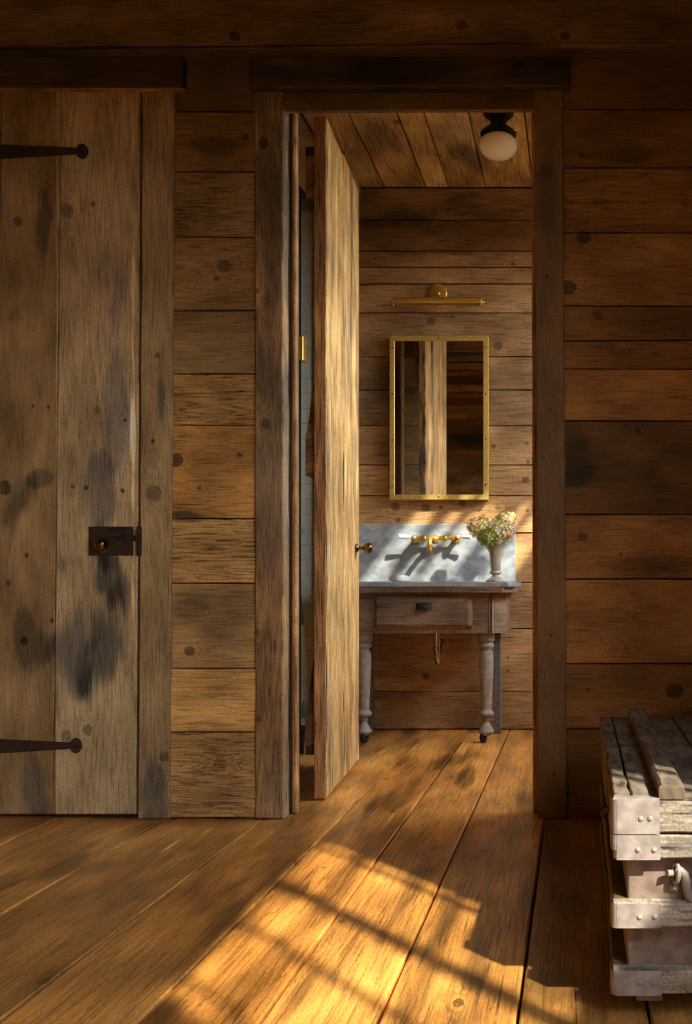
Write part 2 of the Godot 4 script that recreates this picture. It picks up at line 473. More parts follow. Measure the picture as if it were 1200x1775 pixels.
	M.open = bake(1200, 400, boards, knots, stains, 81, 3.0, 1.3)
	# chest and vanity: grey weathered wood; rows 0-150 chest, 150-300 vanity
	boards = [[0, 0, 800, 150, Color(0.64, 0.6, 0.53), 10, 0.3, 0.26, 0.3], [0, 150, 800, 300, Color(0.5, 0.41, 0.325), 13, 0.2, 0.2, 0.4]]
	M.old = bake(800, 300, boards, [[300, 60, 8, 0.4], [600, 100, 6, 0.4]], [[200, 40, 60, 8, 0.2, 0.2], [500, 110, 100, 6, 0.25, 0.1], [400, 200, 80, 20, 0.15, 0.0]], 91, 3.0)

	M.wall_m = wood(M.wall, 0.72, 0.22)
	M.grey_m = wood(M.grey, 0.8, 0.22)
	M.trim_m = wood(M.trim, 0.72, 0.3)
	M.back_m = wood(M.back, 0.75, 0.22)
	M.ceil_m = wood(M.ceil, 0.75, 0.2)
	M.floor_m = wood(M.floor, 0.31, 0.12, Color.WHITE, 0.5)
	M.open_m = wood(M.open, 0.85, 0.5)
	M.edge_m = wood(M.open, 0.85, 0.5)
	M.chest_m = wood(M.old, 0.8, 0.2)
	M.vanity_m = wood(M.old, 0.75, 0.18)
	M.ledge_m = wood(M.trim, 0.8, 0.2, Color(0.9, 0.85, 0.8))
	M.lid_m = wood(M.old, 0.8, 0.25, Color(0.74, 0.7, 0.66))
	M.chest_side = wood(M.trim, 0.8, 0.2, Color(0.8, 0.78, 0.72))
	M.silver = mottled(Color(0.66, 0.62, 0.54), Color(0.78, 0.74, 0.66), 0.04, 15, 0.32, 0.25)
	M.petal = plain(Color.WHITE, 0.7)
	M.petal.vertex_color_use_as_albedo = true
	M.petal.backlight_enabled = true
	M.petal.backlight = Color(0.35, 0.35, 0.3)
	M.stem = plain(Color(0.35, 0.36, 0.14), 0.7)
	M.brass = plain(Color(0.88, 0.72, 0.34), 0.26, 0.7)
	M.brass_dull = mottled(Color(0.74, 0.62, 0.32), Color(0.84, 0.71, 0.39), 0.05, 5, 0.45, 0.5)
	M.old_brass = plain(Color(0.46, 0.36, 0.19), 0.26, 1.0)
	M.worn_edge = mottled(Color(0.5, 0.4, 0.29), Color(0.62, 0.51, 0.38), 0.05, 18, 0.75)
	M.iron = mottled(Color(0.12, 0.09, 0.065), Color(0.2, 0.145, 0.1), 0.08, 6, 0.6, 0.35)
	M.rust = mottled(Color(0.2, 0.14, 0.1), Color(0.31, 0.215, 0.15), 0.08, 7, 0.65, 0.3)
	M.black = plain(Color(0.03, 0.028, 0.026), 0.45, 0.2)
	M.bronze = plain(Color(0.055, 0.042, 0.034), 0.38, 0.5)
	M.nickel = plain(Color(0.75, 0.72, 0.67), 0.16, 1.0)
	M.porcelain = plain(Color(0.9, 0.9, 0.88), 0.18)
	M.milk = plain(Color(0.96, 0.94, 0.89), 0.1)
	M.milk.subsurf_scatter_enabled = true
	M.milk.subsurf_scatter_strength = 0.2
	M.soap = plain(Color(0.92, 0.91, 0.88), 0.4)
	M.mirror = plain(Color(0.86, 0.84, 0.84), 0.02, 1.0)
	M.marble = mottled(Color(0.52, 0.555, 0.575), Color(0.66, 0.69, 0.7), 0.012, 8, 0.3, 0.0, 512)
	M.marble.uv1_scale = Vector3(1.6, 2.6, 1.6)
	M.tile = plain(Color(0.76, 0.69, 0.52), 0.3)
	M.grout = plain(Color(0.45, 0.43, 0.37), 0.85)
	M.dark_wood = plain(Color(0.24, 0.16, 0.1), 0.8)
	M.shell = plain(Color(0.3, 0.21, 0.13), 0.85)
	M.white_metal = mottled(Color(0.54, 0.505, 0.475), Color(0.65, 0.61, 0.575), 0.03, 9, 0.6, 0.0, 256, 0.05)
	M.panel = mottled(Color(0.44, 0.37, 0.32), Color(0.55, 0.475, 0.42), 0.02, 10, 0.7)
	M.leg_m = mottled(Color(0.52, 0.48, 0.44), Color(0.62, 0.58, 0.53), 0.03, 16, 0.7)
	M.post = mottled(Color(0.34, 0.33, 0.31), Color(0.42, 0.41, 0.39), 0.03, 14, 0.7)
	M.glass = StandardMaterial3D.new()
	M.glass.transparency = BaseMaterial3D.TRANSPARENCY_ALPHA
	M.glass.albedo_color = Color(0.9, 0.97, 0.93, 0.08)
	M.glass.roughness = 0.03
	M.glass.metallic_specular = 0.3
	M.green_edge = plain(Color(0.08, 0.24, 0.17), 0.15)
	M.cloth = plain(Color(0.035, 0.032, 0.03), 0.9)

# ------------------------------------------------------------------ the scene
func _ready() -> void:
	# camera: upright back, lens shifted so that the verticals stay upright
	var cam := Camera3D.new()
	cam.name = "camera"
	cam.position = Vector3(0, EYE, 0)
	cam.projection = Camera3D.PROJECTION_FRUSTUM
	cam.near = 0.05
	cam.far = 60.0
	cam.size = 0.05 * 1775.0 / FOC
	cam.frustum_offset = Vector2(0.05 * (600.0 - CX) / FOC, 0.05 * (CY - 887.5) / FOC)
	cam.keep_aspect = Camera3D.KEEP_HEIGHT
	add_child(cam)
	cam.current = true

	var env := Environment.new()
	var sky := Sky.new()
	var sm := ProceduralSkyMaterial.new()
	sm.sky_top_color = Color(0.88, 0.9, 0.94)
	sm.sky_horizon_color = Color(0.78, 0.78, 0.77)
	sm.ground_bottom_color = Color(0.13, 0.12, 0.09)
	sm.ground_horizon_color = Color(0.2, 0.19, 0.15)
	sm.sun_angle_max = 1.0
	sky.sky_material = sm
	env.background_mode = Environment.BG_SKY
	env.sky = sky
	env.background_energy_multiplier = 18.0
	env.tonemap_mode = Environment.TONE_MAPPER_LINEAR
	env.tonemap_exposure = 1.68
	env.sdfgi_enabled = true
	env.ssao_enabled = true
	env.ssil_enabled = true
	var we := WorldEnvironment.new()
	we.name = "environment"
	we.environment = env
	add_child(we)

	var sun := DirectionalLight3D.new()
	sun.name = "sun"
	sun.light_color = Color(1.0, 0.96, 0.88)
	sun.light_energy = 2.3
	sun.light_angular_distance = 1.0
	sun.shadow_enabled = true
	add_child(sun)
	sun.look_at_from_position(Vector3.ZERO, Vector3(-0.78, -1.0, -0.95), Vector3.UP)

	make_materials()
	rng.seed = 5
	build_shell()
	build_front_wall()
	build_closed_door()
	build_doorway()
	build_open_door()
	build_windows()
	build_shower()
	build_vanity()
	build_on_vanity()
	build_mirror()
	build_lamps()
	build_chest()

# mapping of the plank wall's sheet onto metres at its face
func wall_uv() -> Dictionary:
	return {"o": Vector2(xx(0, WALL), yy(0, WALL)), "s": Vector2(FOC / WALL / 1500.0, FOC / WALL / 1420.0)}

func grey_uv() -> Dictionary:
	return {"o": Vector2(xx(0, WALL), yy(0, WALL)), "s": Vector2(FOC / WALL / 1420.0, FOC / WALL / 310.0), "swap": true}

func trim_uv(row0: float, left_px: float) -> Dictionary:   # upright grain; sheet row row0 lies on photo column left_px
	return {"o": Vector2(xx(left_px - row0, WALL), yy(0, WALL)), "s": Vector2(FOC / WALL / 1420.0, FOC / WALL / 320.0), "swap": true}

func trim_uv_flat(row0: float, top_py: float) -> Dictionary:   # level grain; sheet row row0 lies on photo row top_py
	return {"o": Vector2(xx(0, WALL), yy(top_py - row0, WALL)), "s": Vector2(FOC / WALL / 1420.0, FOC / WALL / 320.0)}

func build_shell() -> void:
	# floor of wide pine boards running through the doorway
	var f := struct("floor", "wide waxed amber pine floorboards running from the hall into the wash room", "floor", Vector3(0, 0, 0))
	var base := mb()
	box(base, Vector3(LEFT_MAIN - 0.2, -0.16, -BACK - 0.2), Vector3(RIGHT_BATH + 0.1, -0.028, 1.8))
	part(f, "subfloor", base, M.black)
	var t := Transform3D(Basis(Vector3.RIGHT, Vector3(0, 0, -1), Vector3.UP), Vector3.ZERO)   # local x = X, local y = d, local z = up
	var uv := {"o": Vector2(-2.0, 1.6 + 1400.0 / 340.0), "s": Vector2(340.0 / 1400.0, 600.0 / 1600.0), "swap": true}
	for i in FLOOR_EDGES.size() - 1:
		var st := mb()
		var g: float = 0.0022
		var a: float = FLOOR_EDGES[i] + g
		var b: float = FLOOR_EDGES[i + 1] - g
		var lift := rng.randf_range(-0.0025, 0.0)
		var poly := PackedVector2Array()
		var n := 26
		for k in n + 1:
			poly.append(Vector2(b + (rng.randf_range(-0.0016, 0.0) if k % n else 0.0), lerpf(REAR, BACK + 0.05, float(k) / n)))
		for k in n + 1:
			poly.append(Vector2(a + (rng.randf_range(0.0, 0.0016) if k % n else 0.0), lerpf(BACK + 0.05, REAR, float(k) / n)))
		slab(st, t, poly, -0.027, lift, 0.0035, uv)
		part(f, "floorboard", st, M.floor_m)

	# far wall of the wash room
	var w := struct("wall_back", "brown horizontal plank wall of the wash room behind the mirror and vanity", "wall")
	var wb := mb()
	box(wb, Vector3(-2.3, -0.05, -BACK - 0.16), Vector3(RIGHT_BATH + 0.06, CEIL_BATH + 0.06, -BACK - 0.026))
	part(w, "backing", wb, M.dark_wood)
	var buv := {"o": Vector2(xx(560, BACK), yy(320, BACK)), "s": Vector2(FOC / BACK * 1.5 / 640.0, FOC / BACK * 1.5 / 1425.0)}
	for i in BACK_ROWS.size() - 1:
		var st := mb()
		var y1 := yy(BACK_ROWS[i], BACK) - 0.0012
		var y0 := yy(BACK_ROWS[i + 1], BACK) + 0.0012
		var poly := worn(Vector2(LEFT_BATH, y0), Vector2(RIGHT_BATH, y0 + rng.randf_range(-0.002, 0.002)), Vector2(RIGHT_BATH, y1), Vector2(LEFT_BATH, y1), 0.16, 0.0022)
		slab(st, Transform3D(), poly, -BACK - 0.025, -BACK + rng.randf_range(-0.003, 0.0), 0.0025, buv)
		part(w, "plank", st, M.back_m)

	# ceiling of the wash room
	var c := struct("ceiling", "reclaimed board ceiling of the wash room around the milk glass lamp", "ceiling")
	var sk0 := 3.625   # the skylight close to the hall's wall
	var sk1 := 4.02
	var skx := 0.46
	var cb := mb()
	for q in [[-2.3, skx, WALL + 0.106, BACK + 0.1], [skx, RIGHT_BATH + 0.06, sk1, BACK + 0.1]]:
		box(cb, Vector3(q[0], CEIL_BATH + 0.026, -q[3]), Vector3(q[1], CEIL_BATH + 0.06, -q[2]))
	part(c, "backing", cb, M.dark_wood)
	var ct := Transform3D(Basis(Vector3.RIGHT, Vector3(0, 0, 1), Vector3(0, -1, 0)), Vector3(0, CEIL_BATH, 0))   # local y = world z = -d, local z = down
	var cuv := {"o": Vector2(-2.25, -3.5), "s": Vector2(1.0 / 2.2, 300.0 / 1060.0), "swap": true}
	for i in CEIL_EDGES.size() - 1:
		var st := mb()
		var zn: float = -sk1 if CEIL_EDGES[i] >= skx - 0.01 else -WALL - 0.1
		var poly := worn(Vector2(CEIL_EDGES[i] + 0.0016, -BACK), Vector2(CEIL_EDGES[i + 1] - 0.0016, -BACK), Vector2(CEIL_EDGES[i + 1] - 0.0016, zn), Vector2(CEIL_EDGES[i] + 0.0016, zn), 0.22, 0.003)
		slab(st, ct, poly, -0.025, rng.randf_range(-0.003, 0.0), 0.003, cuv)
		part(c, "plank", st, M.ceil_m)
	var sky := struct("window_3", "narrow skylight of the wash room, out of view behind the doorway", "skylight", Vector3(skx, CEIL_BATH, -sk1))
	var si := Transform3D(Basis(), -sky.position)
	for x in [skx + 0.0, 0.62, 0.74, 0.95, 1.06, 1.24]:
		var bar := mb()
		var bw: float = 0.03 if x == 0.62 or x == 0.95 else 0.014
		box(bar, si * Vector3(x - bw, CEIL_BATH + 0.01, -sk1), si * Vector3(x + bw, CEIL_BATH + 0.04, -sk0), 0.002)
		part(sky, "glazing_bar", bar, M.dark_wood)
	var sp := mb()
	box(sp, si * Vector3(skx, CEIL_BATH + 0.044, -sk1 - 0.02), si * Vector3(RIGHT_BATH + 0.05, CEIL_BATH + 0.045, -sk0 + 0.02))
	part(sky, "pane", sp, M.glass)
	# strip that closes the ceiling on the left
	var s := struct("trim_7", "narrow brown strip under the wash room ceiling above the open door", "trim")
	var ss := mb()
	slab(ss, ct, PackedVector2Array([Vector2(-1.16, -BACK), Vector2(-1.1, -BACK), Vector2(-1.03, -4.5), Vector2(-1.02, -3.62), Vector2(-1.16, -3.62)]), 0.0, 0.03, 0.004, cuv)
	part(s, "strip", ss, M.ceil_m)

	# side walls of the wash room
	var lw := struct("wall_bath_left", "brown wall beside the shower opening behind the open door", "wall")
	for r in [[3.6, 4.25, 0.0, CEIL_BATH], [5.3, BACK, 0.0, CEIL_BATH], [4.25, 5.3, 2.56, CEIL_BATH]]:
		var ls := mb()
		box(ls, Vector3(LEFT_BATH - 0.1, r[2], -r[1]), Vector3(LEFT_BATH, r[3], -r[0]), 0.002, buv)
		part(lw, "boarding", ls, M.back_m)
	var rw := struct("wall_bath_right", "plank wall with the wash room window, right of the doorway", "wall")
	wall_with_hole(rw, RIGHT_BATH, RIGHT_BATH + 0.06, 3.61, BACK + 0.1, CEIL_BATH + 0.06, 3.75, 5.3, 1.6, 2.5, M.back_m, 0.19)

	# the hall's other walls
	var mr := struct("wall_right", "plank wall with the sunny window to the right of the chest", "wall")
	wall_with_hole(mr, RIGHT_MAIN, RIGHT_MAIN + 0.12, -0.26, WALL + 0.106, CEIL_MAIN + 0.085, -0.2, 1.123, 1.2, 2.32, M.wall_m, 0.22)
	wall_with_hole(mr, RIGHT_MAIN, RIGHT_MAIN + 0.12, REAR - 0.1, -0.26, CEIL_MAIN + 0.085, -1.55, -0.32, 0.45, 1.7, M.wall_m, 0.22)
	var ml := struct("wall_left", "plank wall of the hall to the left of the closed door", "wall")
	planked(ml, Transform3D(Basis(Vector3(0, 0, -1), Vector3.UP, Vector3.RIGHT), Vector3(LEFT_MAIN, 0, 0)), REAR, WALL, 0.0, CEIL_MAIN, 0.26, M.wall_m)
	var re := struct("wall_rear", "dark plank wall at the rear of the hall seen in the mirror", "wall")
	planked(re, Transform3D(Basis(Vector3(-1, 0, 0), Vector3.UP, Vector3(0, 0, -1)), Vector3(0, 0, -REAR)), -RIGHT_MAIN, -LEFT_MAIN, 0.0, CEIL_MAIN, 0.24, M.wall_m)
	var tr := struct("trim_8", "dark beams across the hall ceiling, glimpsed only in the mirror", "trim")
	for r in [[1.9, 2.05, 0.14], [0.9, 1.05, 0.14], [-0.3, -0.15, 0.14]]:
		var tb := mb()
		box(tb, Vector3(LEFT_MAIN + 0.01, CEIL_MAIN - r[2], -r[1]), Vector3(RIGHT_MAIN - 0.01, CEIL_MAIN - 0.001, -r[0]), 0.006, wall_uv())
		part(tr, "beam", tb, M.wall_m)
	var cm := struct("ceiling_hall", "dark board ceiling of the hall above the picture", "ceiling")
	var cs := mb()
	box(cs, Vector3(LEFT_MAIN - 0.1, CEIL_MAIN, -WALL - 0.1), Vector3(RIGHT_MAIN + 0.12, CEIL_MAIN + 0.085, -REAR + 0.1), 0.0, wall_uv())
	part(cm, "boarding", cs, M.wall_m)

func planked(o: Node3D, t: Transform3D, x0: float, x1: float, y0: float, y1: float, step: float, m: Material) -> void:
	var b := mb()
	box(b, Vector3(x0 - 0.1, y0 - 0.05, -0.14), Vector3(x1 + 0.1, y1 + 0.1, -0.026), 0.0, PLAIN, t)
	part(o, "backing", b, M.dark_wood)
	var y := y0
	while y < y1 - 0.01:
		var h := minf(step * rng.randf_range(0.8, 1.2), y1 - y)
		if y1 - y - h < 0.08: h = y1 - y
		var st := mb()
		slab(st, t, rect(x0, y + 0.0015, x1, y + h - 0.0015), -0.025, 0.0, 0.003, wall_uv())
		part(o, "plank", st, m)
		y += h

# wall across x from d0 to d1 with a hole for a window, faced with planks on its -x side
func wall_with_hole(o: Node3D, x0: float, x1: float, d0: float, d1: float, top: float, h0: float, h1: float, b: float, t: float, m: Material, step: float) -> void:
	var st := mb()
	for r in [[d0, h0, 0.0, top], [h1, d1, 0.0, top], [h0, h1, 0.0, b], [h0, h1, t, top]]:
		box(st, Vector3(x0 + 0.022, r[2], -r[1]), Vector3(x1, r[3], -r[0]))
	part(o, "backing", st, M.dark_wood)
	var tr := Transform3D(Basis(Vector3(0, 0, 1), Vector3.UP, Vector3(-1, 0, 0)), Vector3(x0, 0, 0))   # local x = -d, local z = towards -x
	var rows := [0.0]
	for lim in [b, t, top]:
		var y: float = rows[-1]
		var n := maxi(1, roundi((lim - y) / step))
		for k in n:
			rows.append(lerpf(y, lim, (k + 1.0) / n))
	for i in rows.size() - 1:
		var mid: float = (rows[i] + rows[i + 1]) / 2
		for r in ([[d0, h0], [h1, d1]] if mid > b and mid < t else [[d0, d1]]):
			var p := mb()
			slab(p, tr, rect(-r[1], rows[i] + 0.0015, -r[0], rows[i + 1] - 0.0015), -0.021, 0.0, 0.003, wall_uv())
			part(o, "plank", p, m)

func build_front_wall() -> void:
	var w := struct("wall_front", "wide reclaimed plank wall around the closed door and the doorway", "wall")
	var b := mb()
	var dl := xx(506, WALL) - 0.0
	var dr := xx(924, WALL)
	for r in [[LEFT_MAIN - 0.1, dl - 0.05, 0.0, CEIL_MAIN + 0.085], [dr + 0.05, RIGHT_BATH + 0.06, 0.0, CEIL_MAIN + 0.085], [dl - 0.05, dr + 0.05, 2.33, CEIL_MAIN + 0.085]]:
		box(b, Vector3(r[0], r[2], -3.6), Vector3(r[1], r[3], -WALL - 0.026))
	part(w, "backing", b, M.dark_wood)
	var uv := wall_uv()
	var put := func(x0: float, x1: float, y0: float, y1: float, y0b: float, y1b: float):
		var st := mb()
		var poly := worn(Vector2(x0, y0 + 0.001), Vector2(x1, y0b + 0.001), Vector2(x1, y1b - 0.001), Vector2(x0, y1 - 0.001), 0.14, 0.002)
		slab(st, Transform3D(), poly, -WALL - 0.025, -WALL + rng.randf_range(-0.003, 0.001), 0.0022, uv)
		part(w, "plank", st, M.wall_m)
	# boards over the doors run the whole wall
	var y := CEIL_MAIN
	put.call(LEFT_MAIN, RIGHT_MAIN, yy(85, WALL), y, yy(70, WALL), y)
	var xl0 := xx(290, WALL)
	var xl1 := xx(470, WALL)
	var xr0 := xx(940, WALL)
	put.call(xx(-20, WALL), xr0 + 0.02, yy(194, WALL), yy(85, WALL), yy(190, WALL), yy(73, WALL))
	for i in range(1, LEFT_ROWS.size() - 1):
		put.call(xl0, xl1, maxf(yy(LEFT_ROWS[i + 1], WALL), 0.001), yy(LEFT_ROWS[i], WALL), maxf(yy(LEFT_ROWS[i + 1], WALL), 0.001) + rng.randf_range(-0.001, 0.001), yy(LEFT_ROWS[i], WALL))
	put.call(xr0 + 0.02, RIGHT_MAIN, yy(189, WALL), yy(73, WALL), yy(189, WALL), yy(70, WALL))
	for i in range(1, RIGHT_ROWS.size() - 1):
		var skew := [0, 0, 0, 0, 0, 0.006, 0, 0, 0, 0.003, 0.004, 0, 0]
		put.call(xr0, RIGHT_MAIN, maxf(yy(RIGHT_ROWS[i + 1], WALL), 0.001), yy(RIGHT_ROWS[i], WALL), maxf(yy(RIGHT_ROWS[i + 1], WALL), 0.001) + skew[i + 1 if i + 1 < 13 else 0], yy(RIGHT_ROWS[i], WALL) + skew[i])
	# planks left of the closed door and the wash room's side of the wall
	for i in 6:
		put.call(LEFT_MAIN, xx(-160, WALL), 0.001 + i * 0.42, 0.42 + i * 0.42, 0.001 + i * 0.42, 0.42 + i * 0.42)
	var t := Transform3D(Basis(Vector3(-1, 0, 0), Vector3.UP, Vector3(0, 0, -1)), Vector3(0, 0, -3.62))
	for r in [[-RIGHT_BATH, 0.12], [0.95, 2.3]]:
		for i in 9:
			var st := mb()
			slab(st, t, rect(r[0], 0.001 + i * 0.256, r[1], 0.254 + i * 0.256), -0.02, 0.0, 0.002, uv)
			part(w, "plank", st, M.wall_m)
	for i in 2:
		var st := mb()
		slab(st, t, rect(-RIGHT_BATH, 2.306 + i * 0.22, 2.3, 2.524 + i * 0.22), -0.02, 0.0, 0.002, uv)
		part(w, "plank", st, M.wall_m)

func build_closed_door() -> void:
	var z := -3.49
	var d := 3.49
	var o := struct("door_1", "closed grey weathered plank door with long iron strap hinges at left", "door", Vector3(xx(0, d), 0, z))
	var inv := Transform3D(Basis(), -o.position)
	var uv := grey_uv()
	var yt := yy(153.5, d)
	var yb := yy(1411.5, d)
	var cols := [[-150, -150, -75, -80], [-75, -80, 0, -7], [0.5, -7, 104.5, 91], [105, 91.5, 243.5, 235.5]]
	for c in cols:
		var st := mb()
		var poly := worn(Vector2(xx(c[1], d) + 0.0005, yb), Vector2(xx(c[3], d), yb), Vector2(xx(c[2], d), yt), Vector2(xx(c[0], d) + 0.0005, yt), 0.13, 0.0013)
		slab(st, inv, poly, z - 0.04, z + (0.0 if c[0] > 100 else -0.002), 0.0025, uv)
		part(o, "plank", st, M.grey_m)
	# strap hinges
	for h in [[251, 276, 257, 268, 126, 143, 263, 10.5], [1281, 1305, 1287, 1297.5, 122, 132, 1292, 10.5]]:
		var st := mb()
		var poly := PackedVector2Array([Vector2(xx(-140, d), yy(h[1] + 3, d)), Vector2(xx(0, d), yy(h[1], d)), Vector2(xx(h[4] + 6, d), yy(h[3], d)), Vector2(xx(h[4] + 6, d), yy(h[2], d)), Vector2(xx(0, d), yy(h[0], d)), Vector2(xx(-140, d), yy(h[0] - 3, d))])
		slab(st, inv, poly, z, z + 0.006, 0.0015, PLAIN)
		var dc := PackedVector2Array()
		for k in 22:
			dc.append(Vector2(xx(h[5], d), yy(h[6], d)) + Vector2(cos(TAU * k / 22), sin(TAU * k / 22)) * h[7] / FOC * d * Vector2(1.0, 1.25))
		slab(st, inv, dc, z, z + 0.0068, 0.002, PLAIN)
		var hp := part(o, "strap_hinge", st, M.rust)
		for nx in [[h[5], h[6]], [48, (h[0] + h[1]) / 2.0 - 1]]:
			var ns := mb()
			egg(ns, inv * at(nx[0], nx[1], d - 0.007) , Vector3(0.006, 0.003, 0), 12, 6, Vector3.BACK)
			part(hp, "nail_head", ns, M.iron)
	# rim latch
	var lp := mb()
	slab(lp, inv, rect(xx(154, d), yy(963, d), xx(231.5, d), yy(913, d)), z, z + 0.004, 0.001, PLAIN)
	var plate := part(o, "latch_plate", lp, M.rust, "dark iron latch plate")
	var lb := mb()
	slab(lb, inv, PackedVector2Array([Vector2(xx(170, d), yy(933, d)), Vector2(xx(216, d), yy(929.5, d)), Vector2(xx(244, d), yy(929, d)), Vector2(xx(244, d), yy(938, d)), Vector2(xx(220, d), yy(938, d))].map(func(v): return v)), z + 0.004, z + 0.011, 0.0015, PLAIN)
	part(plate, "latch_bar", lb, M.iron)
	var gd := mb()
	slab(gd, inv, rect(xx(216, d), yy(942, d), xx(220, d), yy(924, d)), z + 0.004, z + 0.015, 0.001, PLAIN)
	slab(gd, inv, rect(xx(190, d), yy(919.5, d), xx(226, d), yy(914.5, d)), z + 0.004, z + 0.008, 0.001, PLAIN)
	part(plate, "latch_guard", gd, M.iron)
	var kn := mb()
	lathe(kn, along(Vector3.BACK, inv * at(183, 944.5, d)), [Vector2(0.0, 0.004), Vector2(0.011, 0.004), Vector2(0.011, 0.007), Vector2(0.006, 0.011), Vector2(0.006, 0.024), Vector2(0.014, 0.029), Vector2(0.0185, 0.037), Vector2(0.0175, 0.044), Vector2(0.011, 0.05), Vector2(0.0, 0.052)], 24)
	part(plate, "knob", kn, M.old_brass, "small round brass knob")
	for q in [[157, 917], [227, 917], [157, 959], [227, 959]]:
		var sc := mb()
		egg(sc, inv * at(q[0], q[1], d - 0.004), Vector3(0.0035, 0.0018, 0), 10, 6, Vector3.BACK)
		part(plate, "screw", sc, M.iron)
	# its casing
	var td := 3.482
	var c := struct("trim_1", "upright grey casing board right of the closed plank door", "trim", at(270, 1418, td))
	var ci := Transform3D(Basis(), -c.position)
	var cs := mb()
	slab(cs, ci, worn(Vector2(xx(238.5, td), 0.001), Vector2(xx(293.5, td), 0.001), Vector2(xx(302, td), yy(152.5, td)), Vector2(xx(246.5, td), yy(152.5, td)), 0.12, 0.002), -WALL - 0.06, -td, 0.003, uv)
	part(c, "casing_board", cs, M.grey_m)
	var kp := mb()
	slab(kp, ci, rect(xx(237.5, td), yy(963, td), xx(246, td), yy(913, td)), -td, -td + 0.004, 0.001, PLAIN)
	slab(kp, ci, rect(xx(238, td), yy(926, td), xx(245, td), yy(919, td)), -td + 0.004, -td + 0.013, 0.001, PLAIN)
	slab(kp, ci, rect(xx(238, td), yy(960, td), xx(245, td), yy(945, td)), -td + 0.004, -td + 0.01, 0.001, PLAIN)
	part(c, "latch_keeper", kp, M.rust, "iron keeper plate")
	var lc := mb()
	slab(lc, ci, rect(xx(-225, td), 0.001, xx(-152, td), yy(152.5, td)), -WALL - 0.06, -td, 0.003, uv)
	part(c, "casing_board", lc, M.grey_m)
	# header over it
	var hd := 3.455
	var h := struct("trim_2", "dark header beam over the closed plank door", "trim", at(0, 152, hd))
	var hs := mb()
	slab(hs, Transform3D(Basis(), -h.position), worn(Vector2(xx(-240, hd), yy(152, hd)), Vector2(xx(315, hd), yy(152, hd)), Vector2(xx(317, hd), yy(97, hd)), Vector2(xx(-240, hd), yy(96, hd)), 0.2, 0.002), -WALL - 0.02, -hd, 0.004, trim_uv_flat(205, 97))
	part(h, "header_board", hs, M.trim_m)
	# dark void behind the door so that no daylight shows in its gaps
	var sill := struct("trim_3", "black gap and threshold under the closed plank door", "trim")
	var sb := mb()
	box(sb, Vector3(xx(-150, d), -0.001, -3.58), Vector3(xx(240, d), 0.002, -3.53))
	part(sill, "threshold", sb, M.black)

func build_doorway() -> void:
	var td := 3.482
	# left post
	var l := struct("trim_4", "thick rough upright post on the left of the open doorway", "trim", at(465, 1420, td))
	var st := mb()
	slab(st, Transform3D(Basis(), -l.position), worn(Vector2(xx(441.5, td), 0.001), Vector2(xx(491, td), 0.001), Vector2(xx(492, td), yy(152, td)), Vector2(xx(440.5, td), yy(152, td)), 0.09, 0.0035), -3.557, -td, 0.004, trim_uv(0, 438))
	part(l, "post", st, M.trim_m)
	# right post
	var r := struct("trim_5", "smooth dark upright casing on the right of the open doorway", "trim", at(955, 1418, td))
	st = mb()
	slab(st, Transform3D(Basis(), -r.position), worn(Vector2(xx(933, td), 0.001), Vector2(xx(983.5, td), 0.001), Vector2(xx(976, td), yy(152, td)), Vector2(xx(926.5, td), yy(152, td)), 0.2, 0.001), -3.557, -td, 0.003, trim_uv(70, 926))
	part(r, "post", st, M.trim_m)
	# header
	var hd := 3.452
	var h := struct("trim_6", "heavy dark header beam over the open doorway", "trim", at(710, 152, hd))
	st = mb()
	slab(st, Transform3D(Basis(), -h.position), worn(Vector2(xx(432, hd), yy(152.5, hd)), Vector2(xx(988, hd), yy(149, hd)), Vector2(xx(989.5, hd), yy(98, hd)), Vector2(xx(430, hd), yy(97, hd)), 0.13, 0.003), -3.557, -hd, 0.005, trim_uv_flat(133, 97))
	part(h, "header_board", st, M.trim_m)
	# stops that the door closes against, and the jamb behind
	var j := struct("trim_9", "thin lighter door stops lining the inside of the open doorway", "trim", at(515, 1408, 3.557))
	var ji := Transform3D(Basis(), -j.position)
	var x0 := xx(502, 3.557)
	var x1 := xx(519.0, 3.595)
	var x3 := xx(921.5, 3.557)
	st = mb()
	slab(st, ji, worn(Vector2(x0 - 0.03, 0.001), Vector2(x1, 0.001), Vector2(x1 - 0.002, 2.30), Vector2(x0 - 0.03, 2.30), 0.3, 0.001), -3.6, -3.557, 0.004, trim_uv(272, 500))
	part(j, "stop_strip", st, M.trim_m)
	st = mb()
	slab(st, ji, worn(Vector2(x3 + 0.004, 0.001), Vector2(x3 + 0.06, 0.001), Vector2(x3 + 0.06, 2.30), Vector2(x3, 2.30), 0.3, 0.001), -3.6, -3.557, 0.004, trim_uv(272, 915))
	part(j, "stop_strip", st, M.trim_m)
	st = mb()
	slab(st, ji, worn(Vector2(x0 - 0.03, 2.301), Vector2(x3 + 0.06, 2.299), Vector2(x3 + 0.06, 2.36), Vector2(x0 - 0.03, 2.36), 0.12, 0.002), -3.6, -3.557, 0.004, trim_uv_flat(272, 172))
	part(j, "stop_strip", st, M.trim_m)

